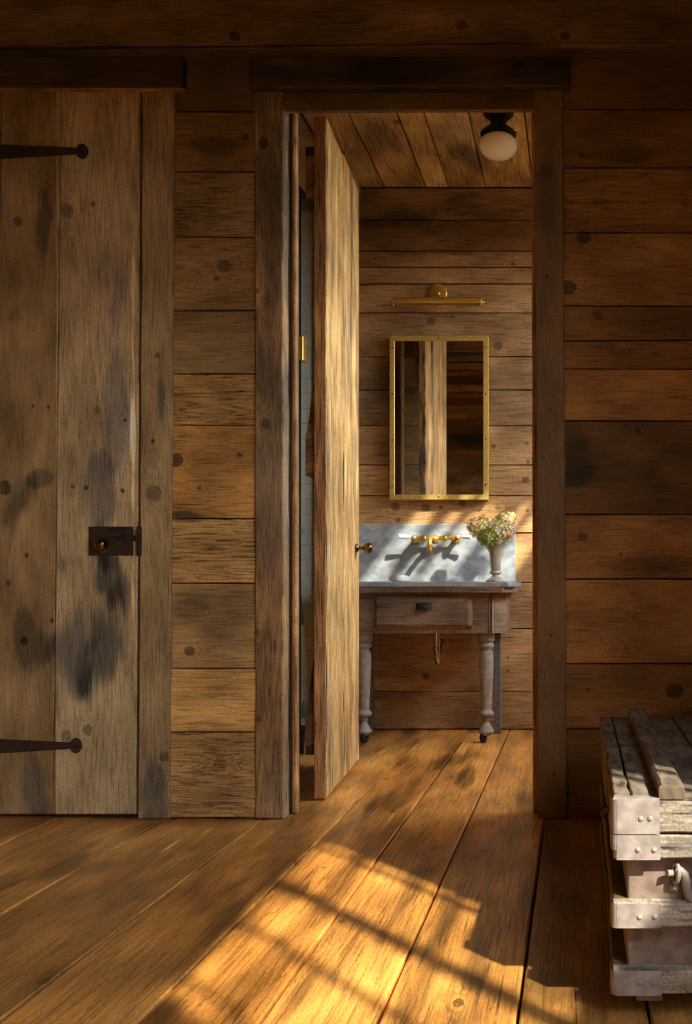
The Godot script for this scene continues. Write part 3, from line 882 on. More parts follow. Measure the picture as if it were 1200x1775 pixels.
func build_open_door() -> void:
	var near := Vector3(-0.8655, 0.004, -3.78)
	var a := Vector3(-0.0315, 0, -0.73).normalized()
	var t := Transform3D(Basis(a, Vector3.UP, a.cross(Vector3.UP)), Vector3.ZERO)
	var o := struct("door_2", "open rough pale plank door swung into the wash room", "door", near)
	var h := 2.352
	var uv := {"o": Vector2(0, 2.4), "s": Vector2(500.0 / 1200.0, 500.0 / 400.0), "swap": true}
	var cuts := [0.0, 0.14, 0.345, 0.55, 0.732]
	for i in 4:
		var st := mb()
		var bl := Vector2(cuts[i] + (0.0 if i == 0 else 0.002), 0.0 + i * 0.004)
		var br := Vector2(cuts[i + 1] - 0.002, 0.002 + i * 0.004)
		slab(st, t, worn(bl, br, Vector2(br.x, h + i * 0.003), Vector2(bl.x, h + i * 0.003), 0.07, 0.003 if i == 0 else 0.002), -0.044, 0.0 - i % 2 * 0.003, 0.006, uv)
		part(o, "plank", st, M.open_m)
	# the hinge edge shows dark sawn wood
	var es := mb()
	slab(es, Transform3D(Basis(t.basis.z, Vector3.UP, -a), Vector3(0, 0, 0)), worn(Vector2(-0.0435, 0.006), Vector2(-0.003, 0.006), Vector2(-0.003, h - 0.004), Vector2(-0.0435, h - 0.004), 0.06, 0.0016), -0.002, 0.002, 0.001, {"o": Vector2(-0.78, 2.4), "s": Vector2(500.0 / 1200.0, 500.0 / 400.0), "swap": true})
	part(o, "sawn_edge", es, M.edge_m, "dark sawn edge of the door")
	# ledges and braces on the far side
	var li := {"o": Vector2(-0.3, 0.5), "s": Vector2(1.2, 1.25)}
	for y in [[0.148, 0.285], [1.117, 1.267], [2.08, 2.26]]:
		var ls := mb()
		slab(ls, Transform3D(Basis(-a, Vector3.UP, -t.basis.z), -t.basis.z * 0.044), worn(Vector2(-0.70, y[0]), Vector2(-0.03, y[0]), Vector2(-0.03, y[1]), Vector2(-0.70, y[1]), 0.2, 0.002), 0.0, 0.036, 0.003, li)
		part(o, "ledge", ls, M.ledge_m)
	for y in [[0.285, 1.117], [1.267, 2.08]]:
		var bs := mb()
		slab(bs, Transform3D(Basis(-a, Vector3.UP, -t.basis.z), -t.basis.z * 0.044), PackedVector2Array([Vector2(-0.17, y[0]), Vector2(-0.04, y[0]), Vector2(-0.56, y[1]), Vector2(-0.69, y[1])]), 0.0, 0.034, 0.003, li)
		part(o, "brace", bs, M.ledge_m)
	# knob
	var ks := mb()
	var kp := t * Vector3(0.64, 0.884, 0.0)
	lathe(ks, along(t.basis.z, kp), [Vector2(0.0, -0.001), Vector2(0.019, 0.0), Vector2(0.017, 0.004), Vector2(0.009, 0.008), Vector2(0.0065, 0.014), Vector2(0.0065, 0.026), Vector2(0.012, 0.03), Vector2(0.019, 0.037), Vector2(0.0215, 0.047), Vector2(0.02, 0.056), Vector2(0.013, 0.063), Vector2(0.0, 0.066)], 26)
	part(o, "knob", ks, M.old_brass, "round aged brass knob")

func build_windows() -> void:
	# the hall's two windows in the right wall
	for q in [["window_1", "tall multi-pane window that lets the sun onto the chest and floor", -0.2, 1.123, 1.2, [-0.02, 0.315, 0.63, 1.02], [1.26, 1.65, 2.04]], ["window_4", "second tall window of the hall, out of view behind the first", -1.55, -0.32, 0.45, [-1.25, -0.94, -0.62], [0.85, 1.27]]]:
		var tp := 2.32 if q[4] > 1.0 else 1.7
		var w := struct(q[0], q[1], "window", Vector3(RIGHT_MAIN + 0.045, q[4], -(q[2] + q[3]) / 2))
		var iw := Transform3D(Basis(), -w.position)
		var wx0 := RIGHT_MAIN + 0.03
		var wx1 := RIGHT_MAIN + 0.055
		var wf := mb()
		for r in [[q[2], q[2] + 0.04, q[4], tp], [q[3] - 0.023, q[3], q[4], tp], [q[2], q[3], q[4], q[4] + 0.02], [q[2], q[3], tp - 0.03, tp]]:
			box(wf, iw * Vector3(wx0, r[2], -r[1]), iw * Vector3(wx1, r[3], -r[0]), 0.002)
		part(w, "frame", wf, M.dark_wood)
		for d in q[5]:
			var b := mb()
			var k := 0.03 if d > 0.5 and d < 0.8 else 0.011
			box(b, iw * Vector3(wx0, q[4] + 0.02, -d - k), iw * Vector3(wx1, tp - 0.03, -d + k), 0.002)
			part(w, "muntin", b, M.dark_wood)
		for y in q[6]:
			var b := mb()
			box(b, iw * Vector3(wx0 + 0.006, y - 0.012, -q[3] + 0.023), iw * Vector3(wx1 - 0.006, y + 0.012, -q[2] - 0.04), 0.002)
			part(w, "muntin", b, M.dark_wood)
		var wg := mb()
		box(wg, iw * Vector3(wx0 + 0.012, q[4] + 0.02, -q[3] + 0.023), iw * Vector3(wx0 + 0.013, tp - 0.03, -q[2] - 0.04))
		part(w, "pane", wg, M.glass)
	# window 2: wash room, right wall
	var v := struct("window_2", "wash room window hidden right of the doorway, lighting the marble", "window", Vector3(RIGHT_BATH + 0.07, 0.95, -4.3))
	var inv := Transform3D(Basis(), -v.position)
	var x0 := RIGHT_BATH + 0.02
	var x1 := RIGHT_BATH + 0.05
	var fr := mb()
	for r in [[3.75, 3.78, 1.6, 2.5], [5.27, 5.3, 1.6, 2.5], [3.75, 5.3, 1.6, 1.63], [3.75, 5.3, 2.47, 2.5]]:
		box(fr, inv * Vector3(x0, r[2], -r[1]), inv * Vector3(x1, r[3], -r[0]), 0.002)
	part(v, "frame", fr, M.dark_wood)
	for y in [2.05]:
		var b := mb()
		box(b, inv * Vector3(x0, y - 0.014, -5.27), inv * Vector3(x1, y + 0.014, -3.78), 0.002)
		part(v, "muntin", b, M.dark_wood)
	for d in [4.27, 4.78]:
		var b := mb()
		box(b, inv * Vector3(x0, 1.63, -d - 0.012), inv * Vector3(x1, 2.47, -d + 0.012), 0.002)
		part(v, "muntin", b, M.dark_wood)
	var g := mb()
	box(g, inv * Vector3(x0 + 0.014, 1.63, -5.27), inv * Vector3(x0 + 0.015, 2.47, -3.78))
	part(v, "pane", g, M.glass)

func build_shower() -> void:
	var w := struct("wall_shower", "grey green tiled shower wall seen past the hinge side of the open door", "wall")
	var b := mb()
	box(b, Vector3(-2.3, 0, -BACK - 0.02), Vector3(LEFT_BATH - 0.1, CEIL_BATH, -BACK + 0.012))
	part(w, "grout_bed", b, M.grout)
	var face := -BACK + 0.012
	var tw := 0.152
	var th := 0.0765
	for r in 34:
		var y := 0.02 + r * th
		if y + th > CEIL_BATH: break
		for k in 4:
			var x := -1.82 + k * tw + (tw / 2 if r % 2 else 0.0)
			var x2 := minf(x + tw - 0.003, LEFT_BATH - 0.101)
			if x2 - x < 0.02: continue
			var st := mb()
			slab(st, Transform3D(), rect(x, y, x2, y + th - 0.003), face, face + 0.005 + rng.randf_range(-0.0006, 0.0006), 0.0012, PLAIN)
			part(w, "tile", st, M.tile)
	var sl := struct("wall_shower_side", "plain tiled far side and front of the shower recess", "wall")
	var ss := mb()
	box(ss, Vector3(-2.3, 0, -BACK), Vector3(-2.2, CEIL_BATH, -3.5))
	box(ss, Vector3(-2.3, 0, -4.0), Vector3(LEFT_BATH - 0.1, CEIL_BATH, -3.9))
	part(sl, "lining", ss, M.tile)
	# glass screen
	var gx := LEFT_BATH - 0.119
	var g := thing("shower_screen", "clear glass shower screen with green edge beside the door's hinge side", "shower screen", Vector3(gx, 0.03, -5.1))
	var inv := Transform3D(Basis(), -g.position)
	var p := mb()
	box(p, inv * Vector3(gx - 0.008, 0.04, -5.5), inv * Vector3(gx, 2.56, -5.105))
	part(g, "glass_pane", p, M.glass)
	p = mb()
	box(p, inv * Vector3(gx - 0.008, 0.04, -5.105), inv * Vector3(gx, 2.56, -5.098))
	part(g, "glass_edge", p, M.green_edge, "dark green edge of the glass")
	p = mb()
	box(p, inv * Vector3(gx - 0.014, yy(625, 5.1), -5.16), inv * Vector3(gx + 0.014, yy(584, 5.1), -5.085), 0.002)
	part(g, "brass_hinge", p, M.brass, "small bright brass hinge")
	p = mb()
	box(p, inv * Vector3(gx - 0.02, yy(337, 5.1), -5.16), inv * Vector3(gx + 0.022, yy(287, 5.1), -5.075), 0.003)
	part(g, "clamp", p, M.black, "black metal clamp at the top")
	# hook with a dark cloth
	var hp := at(518, 921.5, 5.53)
	var h := thing("wall_hook", "round black hook on the tiles in the gap beside the door", "hook", hp)
	p = mb()
	lathe(p, along(Vector3.BACK, Vector3.ZERO), [Vector2(0, 0), Vector2(0.027, 0.0), Vector2(0.027, 0.006), Vector2(0.012, 0.01), Vector2(0.007, 0.03), Vector2(0.011, 0.04), Vector2(0.0, 0.044)], 22)
	part(h, "hook_body", p, M.black)
	var tw2 := thing("towel", "narrow dark towel hanging from the black hook on the tiles", "towel", hp + Vector3(0, -0.01, 0.025))
	p = mb()
	slab(p, Transform3D(), PackedVector2Array([Vector2(-0.04, 0.0), Vector2(-0.006, 0.0), Vector2(0.0, -0.2), Vector2(0.025, -0.455), Vector2(-0.07, -0.46), Vector2(-0.06, -0.2)]), -0.012, 0.012, 0.005, PLAIN, true)
	part(tw2, "cloth", p, M.cloth)
	# bin and bottles low in the gap
	var bd := 4.78
	var bn := thing("waste_bin", "small dark bin on the floor behind the door post", "bin", Vector3(xx(517, bd), 0.0, -bd))
	p = mb()
	lathe(p, Transform3D(), [Vector2(0, 0.002), Vector2(0.026, 0.002), Vector2(0.031, 0.12), Vector2(0.033, 0.122), Vector2(0.029, 0.12), Vector2(0.024, 0.01), Vector2(0, 0.01)], 24)
	part(bn, "bin_body", p, M.bronze)
	for q in [[519.5, 0.105, "taller"], [526.5, 0.09, "shorter"]]:
		var bt := thing("bottle", "%s dark bottle standing on the shower ledge beside the door" % q[2], "bottle", Vector3(xx(q[0], 5.46), 0.07, -5.46), "dark bottles on the shower ledge")
		p = mb()
		lathe(p, Transform3D(), [Vector2(0, 0), Vector2(0.011, 0), Vector2(0.011, q[1] * 0.7), Vector2(0.005, q[1] * 0.8), Vector2(0.005, q[1]), Vector2(0, q[1])], 16)
		part(bt, "bottle_body", p, M.black)
	var lg := struct("trim_10", "low tiled ledge at the foot of the shower wall", "ledge")
	p = mb()
	box(p, Vector3(-1.9, 0.0, -BACK + 0.015), Vector3(LEFT_BATH - 0.1, 0.07, -5.38), 0.003)
	part(lg, "ledge_top", p, M.tile)

func vuv() -> Dictionary:
	return {"o": Vector2(-1.3, 0.0), "s": Vector2(0.6, 1.0)}

func build_vanity() -> void:
	var fd := 5.06
	var o := thing("vanity_table", "weathered wooden washstand with turned legs, a drawer and marble top", "vanity", Vector3(-0.714, 0, -5.3))
	var inv := Transform3D(Basis(), -o.position)
	# sheet: row 150-300 is the vanity's wood
	var uv := {"o": Vector2(-1.3, 1.25), "s": Vector2(0.625, 1.0)}
	var yb := yy(1097.5, fd)
	var yt := yy(1027, fd)
	var xr := xx(877, 5.11)
	var xl := -1.428 - xr
	var ch := 0.055
	var zf := -fd
	var zb := -BACK + 0.06
	# apron: outline seen from above, chamfered front corners, with a shallow rail
	var ap := mb()
	var top := Transform3D(Basis(Vector3.RIGHT, Vector3(0, 0, -1), Vector3.UP), Vector3.ZERO)   # local x = X, y = d
	var outline := PackedVector2Array([Vector2(xl + ch, fd), Vector2(xr - ch, fd), Vector2(xr, fd + ch), Vector2(xr, -zb), Vector2(xl, -zb), Vector2(xl, fd + ch)])
	for k in outline.size():
		if k == 3: pass
	ring_wall(ap, inv * top, outline, 0.03, yb, yt, uv)
	part(o, "apron", ap, M.vanity_m)
	# board under the marble
	var ub := mb()
	var e := 0.045
	var big := PackedVector2Array([Vector2(xl - e + ch, fd - 0.03), Vector2(xr + e - ch, fd - 0.03), Vector2(xr + e, fd - 0.03 + ch), Vector2(xr + e, -zb), Vector2(xl - e, -zb), Vector2(xl - e, fd - 0.03 + ch)])
	ring_wall(ub, inv * top, big, 0.09, yy(1027, fd - 0.03), yy(1017.5, fd - 0.03), uv)
	part(o, "top_board", ub, M.vanity_m)
	# corner beads
	for sx in [xl, xr]:
		var s := 1.0 if sx == xl else -1.0
		for k in [[0.0, 0.008], [0.014, 0.004]]:
			var cb := mb()
			tube(cb, [inv * Vector3(sx + s * (ch + 0.004 + k[0]), yb, zf + 0.001), inv * Vector3(sx + s * (ch + 0.004 + k[0]), yt - 0.01, zf + 0.001)], k[1] * 0.6, 8)
			part(o, "corner_bead", cb, M.vanity_m)
	# drawer
	var dl := xx(650, fd)
	var dr := xx(817, fd)
	var d0 := yy(1087, fd)
	var d1 := yy(1037.5, fd)
	var ds := mb()
	slab(ds, inv, rect(dl, d0, dr, d1), zf - 0.02, zf + 0.02, 0.012, uv)
	var dw := part(o, "drawer", ds, M.vanity_m)
	var fs := mb()
	for r in [[dl, d0, dr, d0 + 0.008], [dl, d1 - 0.008, dr, d1], [dl, d0, dl + 0.008, d1], [dr - 0.008, d0, dr, d1]]:
		slab(fs, inv, rect(r[0] - 0.006, r[1] - 0.006, r[2] + 0.006, r[3] + 0.006), zf, zf + 0.008, 0.003, uv)
	part(dw, "drawer_moulding", fs, M.worn_edge)
	# bin pull with ribs
	var pl := mb()
	var px0 := xx(723, fd)
	var px1 := xx(750, fd)
	var py0 := yy(1056, fd)
	var py1 := yy(1044.5, fd)
	var prof := []
	for k in 9:
		var an := PI / 2 * k / 8
		prof.append(Vector2(cos(an) * 0.022, sin(an)))
	for k in 8:
		for q in 10:
			var xa := lerpf(px0, px1, q / 10.0)
			var xb := lerpf(px0, px1, (q + 1) / 10.0)
			var bulge := func(x: float) -> float: return sqrt(maxf(0.05, 1.0 - pow(absf((x - (px0 + px1) / 2) / ((px1 - px0) / 2)), 4.0))) * (1.0 if int(round((x - px0) / (px1 - px0) * 10)) % 2 else 0.9)
			var v := func(x: float, kk: int) -> Vector3: return inv * Vector3(x, lerpf(py0, py1, prof[kk].y), zf + 0.02 + prof[kk].x * bulge.call(x))
			tri(pl, v.call(xa, k), v.call(xb, k), v.call(xb, k + 1), Vector2.ZERO, Vector2.ZERO, Vector2.ZERO)
			tri(pl, v.call(xa, k), v.call(xb, k + 1), v.call(xa, k + 1), Vector2.ZERO, Vector2.ZERO, Vector2.ZERO)
	part(dw, "bin_pull", pl, M.iron, "dark ribbed bin pull")
	# marble top around the basin
	var mt := mb()
	var mx := xx(895, 5.08)
	var ml := -1.428 - mx - 0.0
	ml = maxf(ml, LEFT_BATH + 0.01)
	var my0 := yy(1017.3, 5.03)
	var my1 := 0.7494
	var mo := PackedVector2Array([Vector2(ml, 5.03), Vector2(mx - 0.035, 5.03), Vector2(mx, 5.065), Vector2(mx, 5.18), Vector2(ml, 5.18)])
	slab(mt, inv * top, mo, my0, my1, 0.002, PLAIN, true)
	slab(mt, inv * top, rect(ml, 5.42, mx, BACK - 0.005), my0, my1, 0.0, PLAIN)
	slab(mt, inv * top, rect(ml, 5.18, -0.92, 5.42), my0, my1, 0.0, PLAIN)
	slab(mt, inv * top, rect(-0.52, 5.18, mx, 5.42), my0, my1, 0.0, PLAIN)
	part(o, "marble_top", mt, M.marble, "grey marble slab with clipped corner")
	var bs := mb()
	ring_wall(bs, inv * top, rect(-0.925, 5.175, -0.515, 5.425), 0.006, my0 - 0.1, my0, uv)
	box(bs, inv * Vector3(-0.925, my0 - 0.106, -5.425), inv * Vector3(-0.515, my0 - 0.1, -5.175))
	part(o, "basin", bs, M.porcelain, "white basin under the marble")
	# turned front legs on casters
	var leg_d := 5.12
	for lx in [xx(843.0, leg_d), -1.428 - xx(843.0, leg_d)]:
		var ls := mb()
		var r := func(px: float) -> float: return px / FOC * leg_d
		var h := func(py: float) -> float: return yy(py, leg_d)
		var pr := []
		for q in [[4, 1275], [9, 1274], [13.6, 1269.5], [14.0, 1267.5], [12.5, 1265], [8.5, 1258], [5.5, 1252], [5.2, 1250.5], [6.6, 1249], [6.6, 1247], [5.0, 1245.5], [8.0, 1242.5], [13.0, 1239.5], [14.2, 1237], [13.4, 1234.5], [9.6, 1231.5], [9.0, 1229], [9.4, 1225], [10.6, 1200], [11.8, 1175], [12.8, 1150], [12.6, 1140], [11.8, 1131.5], [11.2, 1129.5], [9.2, 1127.5], [9.6, 1124], [13.4, 1121.5], [13.8, 1118], [11.6, 1114.5], [10.8, 1113], [13.6, 1112], [15.0, 1108], [15.0, 1097]]:
			pr.append(Vector2(r.call(q[0]), h.call(q[1])))
		lathe(ls, inv * Transform3D(Basis(), Vector3(lx, 0, -leg_d)), pr, 30)
		var lg := part(o, "leg", ls, M.leg_m)
		var cs := mb()
		var wr := 0.0235
		var wx: float = lx + (0.006 if lx < -0.7 else -0.012)
		lathe(cs, along(Vector3(0.85, 0, 0.5), inv * Vector3(wx, wr + 0.0005, -leg_d + 0.012)), [Vector2(0, -0.008), Vector2(wr * 0.8, -0.008), Vector2(wr, -0.005), Vector2(wr, 0.005), Vector2(wr * 0.8, 0.008), Vector2(wr * 0.4, 0.01), Vector2(0, 0.01)], 20)
		tube(cs, [inv * Vector3(lx, h.call(1273), -leg_d), inv * Vector3(lx, 0.045, -leg_d + 0.002), inv * Vector3(wx, wr, -leg_d + 0.012)], 0.007, 8)
		part(lg, "caster", cs, M.iron, "small metal caster")
	# straight posts at the back
	for bx in [xx(862.5, 5.42), -1.428 - xx(862.5, 5.42)]:
		var ps := mb()
		box(ps, inv * Vector3(bx - 0.017, 0.001, -5.45), inv * Vector3(bx + 0.017, yb + 0.01, -5.405), 0.002)
		part(o, "back_leg", ps, M.post, "square grey back post")
	# splash
	var s := thing("backsplash", "grey veined marble slab standing on the vanity against the plank wall", "backsplash", Vector3(-0.72, my1, -5.54))
	var sp := mb()
	slab(sp, Transform3D(Basis(), -s.position), rect(ml, my1, xx(893.5, 5.525), yy(909, 5.525)), -BACK + 0.001, -5.525, 0.002, PLAIN)
	part(s, "slab", sp, M.marble)
	# trap under the basin
	var dd := 5.28
	var tp := thing("sink_drain", "polished metal drain trap hanging under the vanity", "pipe", at(757, 1098, dd))
	var ti := Transform3D(Basis(), -tp.position)
	var q := mb()
	tube(q, [ti * at(757, 1095, dd), ti * at(757, 1126, dd)], 0.0165, 14)
	part(tp, "tailpiece", q, M.nickel)
	q = mb()
	lathe(q, Transform3D(Basis(), ti * at(757, 1127, dd)), [Vector2(0, 0), Vector2(0.018, 0), Vector2(0.021, 0.003), Vector2(0.021, 0.012), Vector2(0.017, 0.014)], 18)
	part(tp, "slip_nut", q, M.nickel)
	q = mb()
	var c0 := ti * at(757, 1137, dd)
	var pts := [ti * at(757, 1126, dd)]
	pts.append_array(ring_points(c0 + Vector3(0.0, 0, -0.035), Vector3(0.004, 0, 0.035), Vector3(0.004, -0.036, 0), 12, 0.0, PI))
	pts.append(c0 + Vector3(0.006, 0.06, -0.07))
	pts.append(c0 + Vector3(0.006, 0.06, -0.2))
	tube(q, pts, 0.0155, 14)
	part(tp, "bend", q, M.nickel)

# a frame of upright boards along an outline seen from above (local x, y), from height h0 to h1
func ring_wall(st: SurfaceTool, t: Transform3D, poly: PackedVector2Array, thick: float, h0: float, h1: float, uv: Dictionary) -> void:
	var n := poly.size()
	var inner := PackedVector2Array()
	for i in n:
		var a := poly[(i + n - 1) % n]
		var b := poly[i]
		var c := poly[(i + 1) % n]
		var e1 := (b - a).normalized()
		var e2 := (c - b).normalized()
		var k := Vector2(-e1.y, e1.x) + Vector2(-e2.y, e2.x)
		inner.append(b + k / maxf(1.0 + e1.dot(e2), 0.4) * thick)
	var run := 0.0
	for i in n:
		var j := (i + 1) % n
		var len := poly[i].distance_to(poly[j])
		var v := func(p: Vector2, h: float) -> Vector3: return t * Vector3(p.x, p.y, h)
		var u := func(s: float, h: float) -> Vector2: return Vector2(s * uv.s.x + 0.1, (uv.o.y - h) * uv.s.y)
		var faces := [[poly[i], h0, poly[j], h0, poly[j], h1, poly[i], h1], [inner[j], h0, inner[i], h0, inner[i], h1, inner[j], h1], [poly[i], h1, poly[j], h1, inner[j], h1, inner[i], h1], [inner[i], h0, inner[j], h0, poly[j], h0, poly[i], h0]]
		for f in faces:
			var a: Vector3 = v.call(f[0], f[1])
			var b: Vector3 = v.call(f[2], f[3])
			var c: Vector3 = v.call(f[4], f[5])
			var d: Vector3 = v.call(f[6], f[7])
			var ua: Vector2 = u.call(run, f[1])
			var ub: Vector2 = u.call(run + len, f[3])
			var uc: Vector2 = u.call(run + len, f[5] + (0.01 if f[5] == f[1] else 0.0))
			var ud: Vector2 = u.call(run, f[7] + (0.01 if f[5] == f[1] else 0.0))
			tri(st, a, b, c, ua, ub, uc)
			tri(st, a, c, d, ua, uc, ud)
		run += len

func build_on_vanity() -> void:
	# faucet on the splash
	var fd := 5.47
	var f := thing("faucet", "wall-mounted brass tap with white porcelain levers on the marble splash", "faucet", at(752, 934, 5.525))
	var inv := Transform3D(Basis(), -f.position)
	var st := mb()
	tube(st, [inv * at(720, 933.5, fd), inv * at(794, 932, fd)], 0.0098, 14)
	for p in [[722, 934], [792, 933]]:
		lathe(st, along(Vector3.BACK, inv * at(p[0], p[1] + 2, 5.525)), [Vector2(0.022, 0.0), Vector2(0.022, 0.005), Vector2(0.015, 0.01), Vector2(0.0135, 0.035), Vector2(0.016, 0.05), Vector2(0.016, 0.072), Vector2(0.01, 0.08), Vector2(0.0, 0.08)], 20)
	lathe(st, along(Vector3(0, 1, 0), inv * at(754, 943, fd)), [Vector2(0.0, 0.0), Vector2(0.018, 0.002), Vector2(0.019, 0.02), Vector2(0.022, 0.024), Vector2(0.021, 0.034), Vector2(0.014, 0.043), Vector2(0.0, 0.046)], 20)
	for p in [735, 771]:
		lathe(st, along(Vector3.RIGHT, inv * at(p, 933, fd)), [Vector2(0.0125, -0.012), Vector2(0.017, -0.008), Vector2(0.0165, 0.006), Vector2(0.0125, 0.012)], 16)
	part(f, "body", st, M.brass)
	st = mb()
	var c0 := inv * at(752, 935, fd)
	tube(st, [c0, c0 + Vector3(0, 0.006, 0.05), c0 + Vector3(-0.002, 0.004, 0.1), c0 + Vector3(-0.003, -0.008, 0.125), c0 + Vector3(-0.003, -0.03, 0.13), c0 + Vector3(-0.003, -0.05, 0.13)], 0.0125, 14)
	lathe(st, Transform3D(Basis(), c0 + Vector3(-0.003, -0.066, 0.13)), [Vector2(0.0, 0.0), Vector2(0.0125, 0.0), Vector2(0.0145, 0.003), Vector2(0.0145, 0.014), Vector2(0.0125, 0.018)], 18)
	part(f, "spout", st, M.brass)
	for q in [[719, 933, 691, 929.5], [795, 932, 817, 930.5]]:
		var hs := mb()
		var a := inv * at(q[0], q[1] - 1.5, fd - 0.03)
		var b := inv * at(q[2], q[3], fd - 0.045)
		tube(hs, [a, a.lerp(b, 0.3)], 0.006, 10)
		egg(hs, a, Vector3(0.013, 0.013, 0), 18, 10, Vector3.BACK)
		var hp := part(f, "handle", hs, M.brass)
		var ps := mb()
		var ax := (b - a).normalized()
		var l := a.distance_to(b)
		lathe(ps, along(ax, a), [Vector2(0.0, l * 0.22), Vector2(0.0075, l * 0.22), Vector2(0.008, l * 0.3), Vector2(0.0115, l * 0.9), Vector2(0.012, l * 0.96), Vector2(0.009, l), Vector2(0.0, l)], 18)
		part(hp, "porcelain_grip", ps, M.porcelain, "white porcelain grip")
		var cs := mb()
		egg(cs, a + Vector3(0, 0, 0.011), Vector3(0.0095, 0.006, 0), 16, 8, Vector3.BACK)
		part(hp, "porcelain_button", cs, M.porcelain, "white porcelain button")
	# soap
	var so := thing("soap_bar", "white oval bar of soap on the marble counter below the tap", "soap", Vector3(xx(692.5, 5.105), 0.7494, -5.105))
	st = mb()
	var prof := []
	for k in 15:
		var an := -PI / 2 + PI * k / 14
		prof.append(Vector2(pow(maxf(cos(an), 0.0), 0.7) * 1.0, sin(an)))
	lathe(st, Transform3D(Basis(Vector3(0.0505, 0, 0), Vector3(0, 0.0165, 0), Vector3(0, 0, 0.032)), Vector3(0, 0.0168, 0)), prof, 32)
	part(so, "soap", st, M.soap)
	# vase
	var vd := 5.25
	var vx := xx(859.5, vd)
	var v := thing("vase", "tall fluted silver-cream trumpet vase at the right end of the marble", "vase", Vector3(vx, 0.7494, -vd))
	st = mb()
	var s := vd / FOC
	var pr := []
	for q in [[0, 0.2], [17, 0.2], [17, 2], [14.5, 4.5], [11, 6.5], [8.5, 8.3], [7, 9.3], [6.2, 11], [6.0, 12.5], [8.5, 14], [10.2, 15.5], [10.0, 17.5], [8.4, 19.5]]:
		pr.append(Vector2(q[0] * s, q[1] * s))
	lathe(st, Transform3D(), pr, 36)
	part(v, "foot", st, M.silver)
	st = mb()
	pr = []
	for q in [[8.2, 19.3], [8.6, 26], [9.4, 36], [10.4, 46], [11.6, 54], [13.6, 60], [16.4, 64.5], [18.5, 66.5], [18.2, 67.2], [15.6, 65], [12.6, 60], [10.4, 53], [7.5, 26], [0.0, 24]]:
		pr.append(Vector2(q[0] * s, q[1] * s))
	lathe(st, Transform3D(), pr, 96, 12, 0.14)
	part(v, "bowl", st, M.silver)
	# hydrangeas
	var fl := thing("hydrangea_bouquet", "pale green and pink dried hydrangea heads in the vase", "flowers", Vector3(vx, 0.85, -vd))
	var fi := Transform3D(Basis(), -fl.position)
	rng.seed = 99
	var heads := [[835, 914, 5.22, 0.062, 0.055, 0.06], [864, 921, 5.2, 0.064, 0.06, 0.06], [878, 899, 5.3, 0.05, 0.036, 0.045], [846, 931, 5.18, 0.05, 0.04, 0.05], [822, 910, 5.28, 0.032, 0.035, 0.03], [880, 920, 5.24, 0.032, 0.05, 0.045]]
	var hi := 0
	for hd in heads:
		var hs := mb()
		var c := fi * at(hd[0], hd[1], hd[2])
		for k in (150 if hd[3] > 0.045 else 80):
			var z := 1.0 - 2.0 * (k + 0.5) / (150.0 if hd[3] > 0.045 else 80.0)
			var an := k * 2.39996
			var dir := Vector3(sqrt(1 - z * z) * cos(an), z, sqrt(1 - z * z) * sin(an))
			var p := c + dir * Vector3(hd[3], hd[4], hd[5]) * rng.randf_range(0.78, 1.06)
			var nrm := (dir + Vector3(rng.randf_range(-0.5, 0.5), rng.randf_range(-0.5, 0.5), rng.randf_range(-0.5, 0.5))).normalized()
			floret(hs, p, nrm, rng.randf_range(0.008, 0.0115), hi)
		var fp := part(fl, "flower_head", hs, M.petal)
		fp.set_meta("kind", "stuff")
		hi += 1
	var sm := mb()
	for hd in heads:
		tube(sm, [Vector3(0, -0.05, 0), Vector3(0, 0.0, 0) , (fi * at(hd[0], hd[1] + 6, hd[2]))], 0.0025, 6)
	part(fl, "stem", sm, M.stem)

func floret(st: SurfaceTool, p: Vector3, n: Vector3, r: float, hi: int) -> void:
	var a := n.cross(Vector3(0.3, 0.7, 0.2)).normalized()
	var b := n.cross(a)
	var t := rng.randf()
	var c := Color(0.74, 0.76, 0.32) if t < 0.42 else (Color(0.95, 0.92, 0.7) if t < 0.8 else Color(0.86, 0.6, 0.52))
	if hi == 3 and t < 0.75: c = Color(0.6, 0.68, 0.24)
	if hi == 4: c = Color(0.78, 0.52, 0.36) if t < 0.6 else Color(0.85, 0.7, 0.5)
	if hi == 5 and t < 0.55: c = Color(0.9, 0.72, 0.64)
	c = c * rng.randf_range(0.8, 1.08)
	c = Color(c.r, c.g, c.b, 1.0).srgb_to_linear()
	var tw := rng.randf() * TAU
	for k in 4:
		var an := tw + TAU * k / 4
		var d := a * cos(an) + b * sin(an)
		var e := d.cross(n)
		var q := [p, p + d * r * 0.62 + e * r * 0.46 + n * r * 0.12, p + d * r * 1.05 + n * r * 0.3, p + d * r * 0.62 - e * r * 0.46 + n * r * 0.12]
		for f in [[0, 1, 2], [0, 2, 3]]:
			var nn: Vector3 = (q[f[1]] - q[f[0]]).cross(q[f[2]] - q[f[0]]).normalized()
			for i in [f[0], f[2], f[1]]:
				st.set_color(c)
				st.set_normal(nn)
				st.set_uv(Vector2.ZERO)
				st.add_vertex(q[i])

